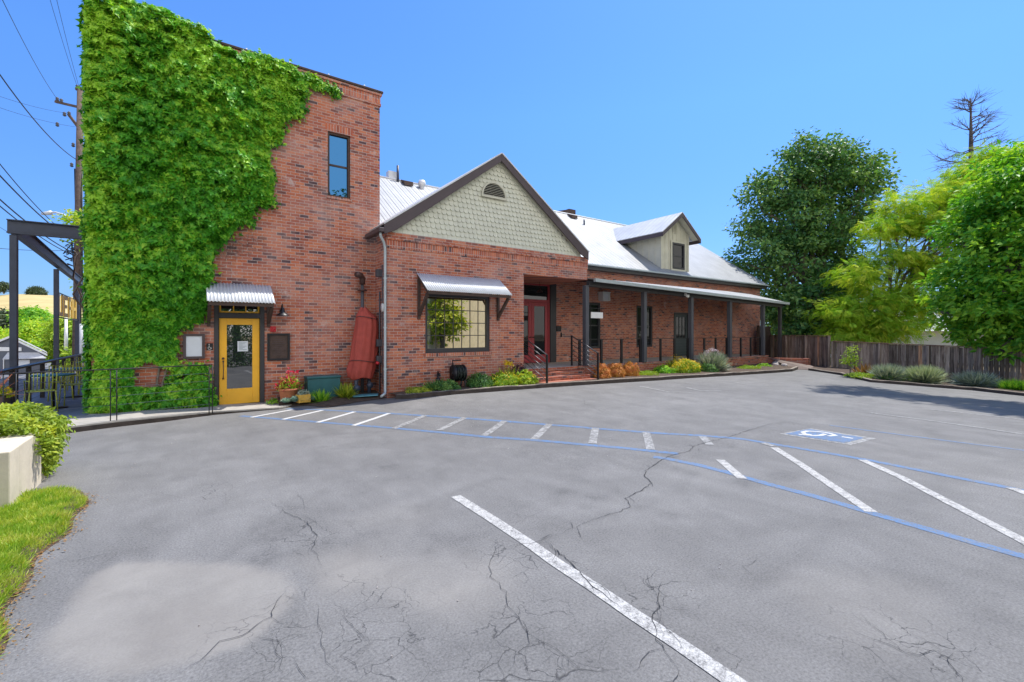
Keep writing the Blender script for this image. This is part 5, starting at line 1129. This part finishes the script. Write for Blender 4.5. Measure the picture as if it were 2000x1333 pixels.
n = 900; Yg = RNG.uniform(3, 6.9, n); Xg = edge_x(Yg) + .06 * np.abs(RNG.normal(size=n)); o_ = leaves('leaf_litter', np.stack([Xg, Yg, np.full(n, .012)], 1), rnd3(n) * .3 + np.array([0, 0, 1]), rnd3(n), .012 + .025 * RNG.random(n) ** 3, L_DRY, RNG.random(n), 'oval'); tag(o_, 'dry leaf litter along the grass edge', None, None, 'stuff')

# ------------------------------------------------------------------ TREES AT RIGHT
def bl(px, py, dist, rpx, k=1.0, kz=1.0):
    x, y, z = at(px, py, dist); r_ = rpx / FOC * dist; return (x, y, z, r_, r_ * k, r_ * kz)
D = 31
B1 = [bl(1590, 340, D, 58), bl(1640, 330, D, 52), bl(1690, 335, D, 42), bl(1535, 370, D, 50), bl(1478, 375, D, 32), bl(1465, 440, D, 34), bl(1720, 350, D, 22), bl(1560, 300, D, 26), bl(1620, 296, D, 28), bl(1680, 400, D, 40),
      bl(1540, 440, D, 70), bl(1620, 440, D, 70), bl(1480, 510, D - 1, 45), bl(1560, 530, D, 85), bl(1640, 530, D, 60), bl(1452, 515, D - 1, 24), bl(1570, 610, D - 2, 60), bl(1520, 590, D - 2, 38), bl(1630, 610, D - 1, 50), bl(1600, 660, D - 3, 45), bl(1545, 650, D - 3, 32)]
tree('evergreen_tree', 'tall dark evergreen tree rising beyond the right end of the brick building', 'tree', (*at(1600, 700, D)[:2], -.3), B1, 1250, 32, .58, .27, L_DARK, .45, twigs=120, shell=.3, flat_=.55, up=.45)
_r = random.Random(9)
for b in list(B1[:12]):
    for _ in range(2):
        a_ = _r.uniform(0, 6.28); B1.append((b[0] + math.cos(a_) * b[3] * .8, b[1] - math.cos(a_) * b[3] * .5, b[2] + math.sin(a_) * b[3] * .75, b[3] * .38, b[3] * .38, b[3] * .28))
B1 = [(b[0], b[1], b[2], b[3] * .80, b[4] * .80, b[5] * .72) for b in B1]
D = 26
B2 = [bl(1640, 610, D, 42, kz=.7), bl(1700, 600, D, 55, kz=.8), bl(1770, 590, D, 50, kz=.8), bl(1680, 540, D, 45, kz=.45), bl(1740, 505, D, 52, kz=.4), bl(1720, 450, D, 42, kz=.4), bl(1780, 440, D, 50, kz=.4), bl(1760, 400, D, 40, kz=.35), bl(1830, 430, D, 50, kz=.5), bl(1850, 380, D, 52, kz=.4),
      bl(1900, 345, D, 55, kz=.45), bl(1960, 320, D, 60, kz=.5), bl(2020, 320, D, 60, kz=.6), bl(1820, 520, D, 50, kz=.6), bl(1720, 640, D, 50, kz=.5), bl(1650, 655, D, 35, kz=.4), bl(1930, 400, D, 60), bl(1800, 630, D, 30, kz=.5)]
tree('yellow_green_tree', 'spreading yellow green tree with drooping fronds behind the board fence', 'tree', (*at(1690, 680, D)[:2], -.4), B2, 1080, 14, .50, .46, L_YEL, .2, twigs=110, tmpl='frond', shell=.1, flat_=.32, up=.8, droop=.1)
B3 = [bl(1950, 400, 19.5, 70), bl(2010, 380, 19, 80), bl(1900, 470, 20, 55), bl(1960, 500, 18.5, 70), bl(2030, 500, 18, 80), bl(1880, 560, 20, 55), bl(1940, 590, 18.8, 65), bl(2010, 610, 18, 80), bl(1870, 625, 20, 42), bl(1920, 650, 19, 40), bl(1990, 655, 18, 45), bl(2070, 430, 18, 95), bl(2080, 600, 17, 95), bl(2120, 330, 18, 80), bl(1985, 330, 20, 45), bl(1905, 420, 20.5, 35), bl(2200, 380, 17, 110), bl(2350, 420, 15.5, 130)]
for b in list(B3[:11]):
    for _ in range(2):
        a_ = _r.uniform(0, 6.28); B3.append((b[0] + math.cos(a_) * b[3] * .8, b[1] - math.cos(a_) * b[3] * .5, b[2] + math.sin(a_) * b[3] * .8, b[3] * .4, b[3] * .4, b[3] * .25))
B3 = [(b[0], b[1], b[2], b[3] * .9, b[4] * .9, b[5] * .85) for b in B3]
tree('ivy_clad_tree', 'big bright green leafy tree leaning over the long board fence', 'tree', (27.3, 2.2, -.4), B3, 1150, 34, .40, .25, L_BRIGHT, .4, twigs=40, tmpl='oval', shell=.45, up=.8, flat_=.5)
tree('small_yellow_tree', 'small glowing yellow tree seen under the porch roof end', 'tree', (*at(1520, 680, 33)[:2], -.3), [bl(1512, 600, 33, 26), bl(1535, 625, 33, 28), bl(1515, 645, 33, 24), bl(1550, 650, 33, 20)], 420, 14, .4, .2, L_YEL, .12, twigs=10)
# overhanging tree off to the right that shades the far corner of the lot
tree('shade_tree', 'tall tree beyond the right edge whose high limbs shade the far corner of the lot', 'tree', (30, -5, -.4), [(23, -2.6, 13.5, 2.6, 2.4, 1.2), (23.3, .3, 14.6, 1.7, 1.5, .6), (22.6, 2.0, 15.2, 1.4, 1.0, .4), (24.6, 3.6, 16.6, 1.6, 1.2, .5), (25.6, 6.2, 18.6, 1.7, .9, .4), (25.2, -3.5, 11, 3, 3, 2), (28, -5, 14, 3.5, 3.5, 3), (21.4, .4, 13.6, 1.2, .5, .3)], 2000, 20, .5, .32, L_BRIGHT, .5, twigs=60, top=1.0)
# dead conifer
def dead_tree():
    D = 42; b = at(1899, 690, D); t = thing('dead_conifer', 'bare dead conifer standing above the yellow green tree', 'tree', (b[0], b[1], -.5))
    base = Vector((b[0], b[1], -.5)); top = Vector(at(1896, 193, D)); m_ = MB(); m_.tube([base, base.lerp(top, .5), base.lerp(top, .8), top], [.42, .3, .17, .04], 10); m_.build('trunk', DEADBARK, t)
    rg = random.Random(12); right = Vector((SY, -CY, 0)); fwd = Vector((CY, SY, 0)); m_ = MB(); tw_ = 0
    for k in range(95):
        f_ = rg.uniform(.42, .985); p = base.lerp(top, f_); a = rg.uniform(0, 6.28); L = (1 - f_) * 9.5 + .8; L = min(L, 4.2) * rg.uniform(.7, 1.15)
        d_ = right * math.cos(a) + fwd * math.sin(a); rise = .45 if f_ > .85 else (.12 if f_ > .7 else -.12)
        pts = [p]; seg = 7; cur = p.copy(); dd = d_ + Vector((0, 0, rise))
        for i in range(seg):
            dd = dd + Vector((rg.uniform(-.22, .22), rg.uniform(-.22, .22), rg.uniform(-.16, .2))); cur = cur + dd.normalized() * L / seg; pts.append(cur.copy())
            if i > 1:
                for _ in range(3):
                    e_ = cur + (dd.normalized() + Vector((rg.uniform(-1, 1), rg.uniform(-1, 1), rg.uniform(-.8, .7))) * .9) * rg.uniform(.25, .8); mid = cur.lerp(e_, .5) + Vector((0, 0, rg.uniform(-.08, .08))); m_.tube([cur, mid, e_], [.014, .011, .005], 4, False)
        m_.tube(pts, [.045 * (1 - i / (seg + 1)) + .008 for i in range(seg + 1)], 5)
    m_.build('branches', DEADBARK, t)
dead_tree()
# neighbour house behind the fence
c = at(1800, 650, 40); ng = thing('neighbour_house', 'white walled house with pale grey roof glimpsed behind the long fence', 'house', (c[0], c[1], 0))
m_ = MB(); m_.box(c[0] - 7, c[0] + 7, c[1] - 7, c[1] + 7, -.4, 1.9); m_.build('wall', WHITE, ng)
m_ = MB(); x0, x1, y0, y1 = c[0] - 7.5, c[0] + 7.5, c[1] - 7.5, c[1] + 7.5; m_.add([(x0, y0, 1.9), (x1, y0, 1.9), (x1, y1, 1.9), (x0, y1, 1.9), (c[0], y0, 3.9), (c[0], y1, 3.9)], [(0, 4, 5, 3), (1, 2, 5, 4), (0, 1, 4), (2, 3, 5)]); m_.build('roof', ROOFG, ng)
# low dark screen of foliage further off so the horizon never shows bare
for i, (px, D, rp_, lab) in enumerate([(1660, 60, 70, 'distant green tree behind the evergreen'), (1850, 62, 60, 'distant green tree behind the neighbour house')]):
    x, y, _ = at(px, 650, D); tree('background_tree', lab, 'tree', (x, y, -.5), [bl(px, 640, D, rp_), bl(px + 70, 645, D, rp_ * .8), bl(px - 70, 645, D, rp_ * .8)], 700, 12, 1.1, .5, L_DARK, .3, twigs=6)

# ------------------------------------------------------------------ LEFT: STEEL FRAME, PATIO, STREET
t = thing('steel_pergola', 'blue grey steel beam frame beside the patio, left of the ivy', 'pergola', (-3.2, 15, .1))
A, B_, C_ = Vector((-3.2, 15.15, 0)), Vector((-3.7, 22.4, 0)), Vector((-4.0, 28.3, 0)); BZ = 4.0
for p, w_ in ((A, .125), (B_, .13), (C_, .14)): MB().box(p.x - w_ / 2, p.x + w_ / 2, p.y - w_ / 2, p.y + w_ / 2, .05, BZ).build('post', STEEL, t, .01)
def ibeam(nm, p, q3, h=.31, w=.15):
    m_ = MB(); up = Vector((0, 0, 1)); m_.obox(p, q3, .03, h - .04); m_.obox(p + up * (h / 2 - .01), q3 + up * (h / 2 - .01), w, .022); m_.obox(p - up * (h / 2 - .01), q3 - up * (h / 2 - .01), w, .022); m_.build(nm, STEEL, t)
ibeam('beam', Vector((A.x - .1, A.y - .02, BZ + .19)), Vector((TX0, 15.1, BZ + .19))); ibeam('beam', Vector((A.x, A.y + .12, BZ + .19)), Vector((C_.x - .1, C_.y + 2, BZ + .19)))
# hanging letters
t = thing('patio_letter_sign', 'yellow block letters on a rail between the patio posts', 'sign', (-3.8, 24, 3))
y0, y1 = 22.7, 28.0; m_ = MB(); m_.tube([(-3.72, 22.4, 2.33), (-3.98, 28.3, 2.33)], .025, 6); m_.tube([(-3.72, 22.4, 3.22), (-3.98, 28.3, 3.22)], .02, 6); m_.build('rail', BLACK, t)
GLY = {'U': [(0, 0, .2, 1), (.6, 0, .8, 1), (.2, 0, .6, .18)], 'E': [(0, 0, .2, 1), (.2, 0, .75, .18), (.2, .42, .6, .58), (.2, .82, .75, 1)], 'S': [(0, 0, .75, .18), (.55, .18, .75, .42), (0, .42, .75, .58), (0, .58, .2, .82), (0, .82, .75, 1)], 'H': [(0, 0, .2, 1), (.6, 0, .8, 1), (.2, .42, .6, .58)], 'A': [(0, 0, .2, 1), (.6, 0, .8, 1), (.2, .42, .6, .56), (.2, .84, .6, 1)]}
for i, ch in enumerate('UEAH'):
    yy = 22.9 + i * 1.25; m_ = MB(); xx = -3.74 - i * .055
    for a, b, c, d in GLY[ch]: m_.box(xx - .02, xx + .02, yy + a * .95, yy + c * .95, 2.38 + b * .8, 2.38 + d * .8)
    m_.build('letter', ROCKY, t)
# cordyline planter
t = thing('patio_planter', 'dark trough of yellow flowers and a red cordyline at the left edge', 'planter', (-3.9, 13, .1)); MB().box(-4.4, -2.75, 12.35, 12.8, .05, .60).build('trough', BRNWOOD, t, .01)
bush('yellow_bedding_flowers', 'yellow bedding flowers growing in the dark patio trough', 'flowers', -3.45, 12.6, .57, .75, .22, .28, 1500, .07, L_YEL, flower=L_FLY, nf=160, fsize=.06)
bush('red_cordyline', 'spiky salmon red cordyline in the dark patio trough', 'plant', -3.08, 12.55, .60, .42, .3, .62, 70, .5, leafmat('cordyline', [(.1, (.35, .05, .05)), (.9, (.70, .28, .16))], .2), spiky=True)
# patio tables and chairs
def chair():
    t = thing('patio_chair', '', 'chair', (0, 0, 0), 'lime metal chairs on the patio'); m_ = MB()
    for k in range(7): m_.box(-.2, .2, -.2 + k * .06, -.165 + k * .06, .44, .455)
    m_.build('seat', LIME, t); m_ = MB(); m_.tube([(-.2, .2, .45), (-.2, .26, .85), (.2, .26, .85), (.2, .2, .45)], .012, 6)
    for k in range(6): x = -.14 + k * .056; m_.tube([(x, .205, .47), (x, .26, .85)], .008, 5)
    m_.build('backrest', LIME, t)
    for a, b in ((-.19, -.19), (.19, -.19), (-.19, .2), (.19, .2)): m_ = MB(); m_.tube([(a, b, .45), (a * 1.15, b * 1.15, 0)], .012, 6); m_.build('leg', LIME, t)
    m_ = MB(); m_.tube([(-.2, .24, .66), (-.22, -.1, .66), (-.2, -.16, .45)], .011, 6); m_.tube([(.2, .24, .66), (.22, -.1, .66), (.2, -.16, .45)], .011, 6); m_.build('armrests', LIME, t); return t
c0 = chair()
spots = [(-2.45, 13.4, 200, 'nearest patio chair, beside the first table facing the rail'), (-2.1, 14.55, 20, 'lime chair on the far side of the first patio table'), (-2.5, 15.6, 190, 'lime chair just behind the first pergola post'), (-2.1, 16.6, 10, 'lime chair between the second table and the ivy'), (-2.5, 17.6, 180, 'lime chair in the middle of the patio row'), (-2.2, 18.7, 0, 'lime chair before the third patio table'), (-2.6, 20.2, 170, 'lime chair beyond the third patio table'), (-2.2, 21.5, 0, 'farthest lime chair on the patio')]
for i, (x, y, r_, lab) in enumerate(spots):
    c = c0 if i == 0 else copy_tree(c0); c.location = (x, y, .135); c.rotation_euler = (0, 0, R(r_)); c['label'] = lab
def table():
    t = thing('patio_table', '', 'table', (0, 0, 0), 'round patio tables'); m_ = MB(); m_.lathe((0, 0, .71), [(.01, 0), (.36, 0), (.37, .012), (.36, .025), (.01, .026)], 24); m_.build('table_top', TEAL, t)
    m_ = MB(); m_.tube([(0, 0, .02), (0, 0, .71)], .025, 8); m_.build('leg', BLACK, t); m_ = MB(); m_.lathe((0, 0, 0), [(.24, 0), (.24, .015), (.03, .03)], 20); m_.build('base', BLACK, t); return t
t0 = table()
for i, (x, y, lab) in enumerate([(-2.35, 13.95, 'nearest teal topped patio table'), (-2.35, 16.1, 'teal topped patio table behind the first pergola post'), (-2.4, 19.4, 'farthest teal topped patio table')]):
    c = t0 if i == 0 else copy_tree(t0); c.location = (x, y, .135); c['label'] = lab
# utility pole
PD = 24.0; pb_ = Vector(at(149, 650, PD)); PX, PY = pb_.x, pb_.y
t = thing('utility_pole', 'tall weathered wooden utility pole behind the pergola', 'utility pole', (PX, PY, -.3))
tp = Vector(at(157, 172, PD)); MB().tube([(PX, PY, -.3), (PX * .5 + tp.x * .5, PY * .5 + tp.y * .5, 7), tp], [.18, .16, .13], 14).build('pole', POLEW, t)
def P_(px, py, d=PD): return Vector(at(px, py, d))
m_ = MB(); m_.obox(P_(108, 199), P_(172, 214), .09, .11); m_.build('crossarm', POLEW, t); MB().obox(P_(134, 224), P_(152, 248), .09, .11).build('crossarm', POLEW, t); MB().obox(P_(150, 176), P_(162, 174), .2, .1).build('pole_cap', POLEW, t)
for q4 in ((112, 194), (120, 197), (135, 222), (126, 223), (112, 243), (151, 170), (143, 283), (140, 322)): m_ = MB(); c = P_(*q4); m_.lathe((c.x, c.y, c.z - .12), [(.04, 0), (.085, .05), (.05, .1), (.08, .15), (.03, .22)], 10); m_.build('insulator', GREYCOL, t)
m_ = MB()
for q4, q5 in (((146, 330), (150, 520)), ((140, 470), (148, 560)), ((128, 480), (150, 470)), ((125, 500), (155, 515)), ((160, 340), (161, 600))): m_.tube([P_(*q4), P_(*q5)], .03, 6)
m_.build('cable_risers', BLACK, t)
m_ = MB()
rg = random.Random(5)
for _ in range(26):
    c = P_(rg.uniform(124, 160), rg.uniform(470, 530)); m_.tube([c, c + Vector((rg.uniform(-.3, .3), rg.uniform(-.3, .3), rg.uniform(-.35, .35))), c + Vector((rg.uniform(-.5, .5), 0, rg.uniform(-.5, .5)))], .022, 5)
m_.build('cable_bundle', BLACK, t)
for i, (x, y) in enumerate(((152, 660), (160, 668))): m_ = MB(); c = P_(x, y, 22); m_.tube([(c.x, c.y, 0), (c.x, c.y, 2.2)], .09, 10); m_.build('pole_guard', GALV, t)
m_ = MB(); m_.tube([P_(146, 434), P_(125, 420), P_(108, 415), P_(88, 417)], .045, 8); m_.tube([P_(100, 416), P_(82, 418)], [.12, .07], 10); m_.build('street_light_arm', GALV, t)
def wire(lab, p0, p1, d1, r_=.014, sag=.3):
    a = P_(*p0); b = Vector(at(*p1, d1)); pts = [a.lerp(b, k / 14) - Vector((0, 0, sag * 4 * (k / 14) * (1 - k / 14))) for k in range(15)]
    tag(MB().tube(pts, r_, 5).build('power_line', BLACK), lab, 'cable', 'overhead lines from the utility pole')
WS = [((111, 193), (-6, -22), 13, .010, .2, 'thin overhead line reaching the outer end of the crossarm'), ((151, 170), (92, -20), 17, .008, .1, 'left of the two thin lines meeting the pole top'), ((154, 170), (106, -20), 17, .008, .1, 'right of the two thin lines meeting the pole top'),
      ((149, 312), (-20, 118), 14, .020, .35, 'thick single cable sagging to the pole below its crossarms'), ((146, 470), (-20, 296), 15, .016, .25, 'upper of the cables passing just above the pergola corner'), ((146, 474), (-20, 322), 15, .024, .2, 'thick cable just under the upper one by the pergola corner'),
      ((146, 495), (-20, 372), 15, .024, .2, 'third cable down, crossing the pergola beam'), ((146, 500), (-20, 386), 15, .02, .2, 'lowest of the cables crossing the pergola beam'), ((135, 222), (-20, 182), 17, .007, .1, 'faint upper cross line left of the pole'), ((146, 248), (-20, 204), 17, .007, .1, 'faint lower cross line left of the pole'),
      ((126, 490), (-20, 484), 20, .012, .05, 'level cable left of the pole under the pergola beam'), ((120, 505), (-20, 432), 17, .008, .1, 'thin line behind the first pergola post top')]
for p0, p1, d1, r_, sg, lab in WS: wire(lab, p0, p1, d1, r_, sg)
# street tree peeking past the ivy
tree('street_tree', 'yellow green street tree peeking out between the pole and ivy', 'tree', (*at(185, 700, 18)[:2], 0), [bl(152, 437, 17, 19), bl(162, 470, 17, 10), bl(180, 560, 26, 20), bl(172, 640, 26, 16), bl(178, 690, 26, 20), bl(200, 600, 26, 28)], 300, 14, .3, .14, L_YEL, .1, twigs=10)
# grey house
c = at(28, 690, 48); hs = thing('grey_house', 'dark grey gabled house with white trim across the street', 'house', (c[0], c[1], 0))
def HP(px, py, d=48): return Vector(at(px, py, d))
m_ = MB(); pts = [HP(-60, 728), HP(88, 728), HP(88, 693), HP(20, 660), HP(-60, 690)]; nrm = Vector((c[0], c[1], 0)).normalized(); m_.plate(pts, nrm, 9); m_.build('wall', HOUSEG, hs)
m_ = MB()
for a, b in ((HP(92, 691.5), HP(18, 656.5)), (HP(18, 656.5), HP(-60, 688))): m_.plate([a, b, b - Vector((0, 0, .22)), a - Vector((0, 0, .22))], -nrm, .35)
m_.plate([HP(-20, 678), HP(42, 679), HP(42, 686), HP(-20, 686)], -nrm, .1); m_.plate([HP(33, 703), HP(58, 703), HP(58, 718), HP(33, 718)], -nrm, .06)
m_.plate([HP(6, 700), HP(8, 700), HP(8, 728), HP(6, 728)], -nrm, .1); m_.build('trim', WHITE, hs)
m_ = MB(); a, b = HP(5, 702), HP(90, 700); m_.plate([a - nrm * .8, b - nrm * .8, HP(75, 690), HP(15, 690)], (0, 0, 1), .06); m_.plate([HP(92, 690), HP(18, 655), HP(18, 655) + nrm * 9.5, HP(92, 690) + nrm * 9.5], (0, 0, 1), .1); m_.build('roof', ROOFG, hs)
m_ = MB(); m_.plate([HP(35, 704.5), HP(56.5, 704.5), HP(56.5, 716.5), HP(35, 716.5)], -nrm, .09); m_.build('window', PAPER, hs)
# hill and trees on it
def hill():
    us = np.linspace(-1900, 1500, 90); ds = np.array([110, 140, 180, 230, 290, 340, 380, 430, 520]); V = []
    for u in us:
        crest = 78 + 22 * math.sin((u + 1050) / 260.) - 32 * S((u + 980) / 260) - 50 * S((u + 400) / 900) 
        for d in ds:
            k = S((d - 105) / 260.); back = S((d - 380) / 140.); x, y, _ = at(1000 + u, 650, d); V.append((x, y, -3.5 + float(crest / FOC * 360 * k * (1 - .5 * back)) + 1.5 * float(vnoise(np.array([x * .02]), np.array([y * .02]), 9)[0])))
    n = len(ds); F = [(i * n + j, (i + 1) * n + j, (i + 1) * n + j + 1, i * n + j + 1) for i in range(len(us) - 1) for j in range(n - 1)]
    t = NT('dry_grass'); p = t.pos(); t.set(t.ramp(t.noise(p, .05, 6, .7), [(.3, (.40, .31, .13)), (.6, (.54, .43, .20)), (.8, (.34, .33, .12))]), .95, 0, .1)
    tag(np_mesh('hill', V, np.array(F), t.m, smooth=True), kind='structure')
hill()
def bt(name, lab, base_px, D, blobs, mat, ns, per=12, ls=.8, sp=1.6):
    x, y, z = at(base_px[0], base_px[1], D); tree(name, lab, 'tree', (x, y, z), [bl(*b) for b in blobs], ns, per, sp, ls, mat, .35, twigs=8)
bt('oak_tree', 'lone round oak on the crest of the dry hill', (71, 583), 330, [(71, 569, 330, 10, 1, .75), (62, 573, 330, 6, 1, .6), (80, 573, 330, 7, 1, .6)], L_OAK, 260, 10, 1.2, 1.3)
bt('oak_tree', 'oak half cut by the left edge on the hill crest', (8, 574), 330, [(6, 561, 330, 10, 1, .8), (-8, 562, 330, 10, 1, .8)], L_OAK, 260, 10, 1.2, 1.3)
bt('green_tree', 'green oak at the foot of the dry hill, behind the pergola', (62, 640), 110, [(62, 617, 110, 18, 1, .7), (47, 622, 110, 11), (80, 624, 110, 12), (68, 636, 108, 22, 1, .6)], L_BRIGHT, 600, 12, .6, 1.0)
bt('green_tree', 'dark green trees left of the first pergola post', (5, 650), 115, [(0, 625, 115, 20, 1, .8), (-30, 628, 115, 22), (22, 636, 112, 18), (45, 650, 112, 18)], L_OAK, 700, 12, .8, 1.5)
bt('yellow_green_street_tree', 'broad yellow green tree behind the grey house', (75, 715), 70, [(70, 655, 70, 30, 1, .8), (45, 665, 70, 22, 1, .8), (95, 670, 70, 26), (85, 695, 68, 30), (112, 690, 70, 26), (120, 650, 75, 24), (60, 680, 72, 25), (0, 662, 72, 22, 1, .7)], L_YEL, 1500, 12, .45, .7)
bt('green_tree', 'mid green street tree between the pergola posts', (130, 715), 55, [(130, 645, 55, 22), (128, 670, 55, 24), (150, 655, 55, 18), (135, 690, 55, 20), (165, 700, 50, 20)], L_LIME, 700, 12, .4, .8)
m_ = MB(); c = at(129, 700, 50); m_.tube([(c[0], c[1], -.2), (c[0], c[1], 3.4)], [.17, .12], 10); t = thing('white_post', 'pale grey street post seen between the pergola posts', 'post', (c[0], c[1], 0)); m_.build('post_shaft', WHITE, t)

# ------------------------------------------------------------------ BEHIND THE CAMERA (what the windows mirror)
bb = thing('cream_building', 'cream stucco building standing behind the camera', 'building', (19, -13, 0))
def rot(x, y, a=R(-42), c=(21, -12.5)): return (c[0] + x * math.cos(a) - y * math.sin(a), c[1] + x * math.sin(a) + y * math.cos(a))
m_ = MB(); m_.prism([rot(-9, -6), rot(9, -6), rot(9, 0), rot(-9, 0)], -.3, 6.5); m_.build('wall', STUCCO, bb); m_ = MB(); m_.prism([rot(-9.4, -6.4), rot(9.4, -6.4), rot(9.4, .4), rot(-9.4, .4)], 6.5, 6.8); m_.build('roof', ROOFG, bb)
for i, (x, y, mt, lab) in enumerate([(15.6, -7.0, L_HEDGE, 'leafy tree behind the camera, left of the cream building'), (2.6, -7, L_DARK, 'dark tree behind the camera beyond the rear hedge'), (-4, -9, L_DARK, 'dark tree behind the camera at the left'), (21.8, -6.5, L_HEDGE, 'olive tree before the cream building'), (9.5, -10, L_DARK, 'dark tree beside the cream building')]):
    k = 1.0 if i in (0, 3) else 1.8
    tree('rear_tree', lab, 'tree', (x, y, -.3), [(x, y, 3.6 * k, 1.6 * k, 1.6 * k, 2.0 * k), (x + .8, y - .5, 2.4 * k, 1.2 * k, 1.2 * k, 1.2 * k), (x - .9, y + .4, 2.6 * k, 1.2 * k, 1.2 * k, 1.3 * k), (x, y, 5.6 * k, 1.2 * k, 1.2 * k, 1.4 * k)], 300, 12, .5, .3, mt, .25, twigs=6)
rh = thing('rear_hedge', 'dark clipped hedge behind the camera', 'hedge', (2, -2.4, 0)); n = 16000
P = np.stack([RNG.uniform(-4, 6.5, n), -2.0 - .9 * RNG.random(n), 2.9 * RNG.random(n)], 1); leaves('hedge_foliage', P, rnd3(n) * .6 + np.array([0, 1, .6]), rnd3(n), .12, L_DARK, RNG.random(n) * .7, 'oval', rh)
print('objects', len(SC.objects))
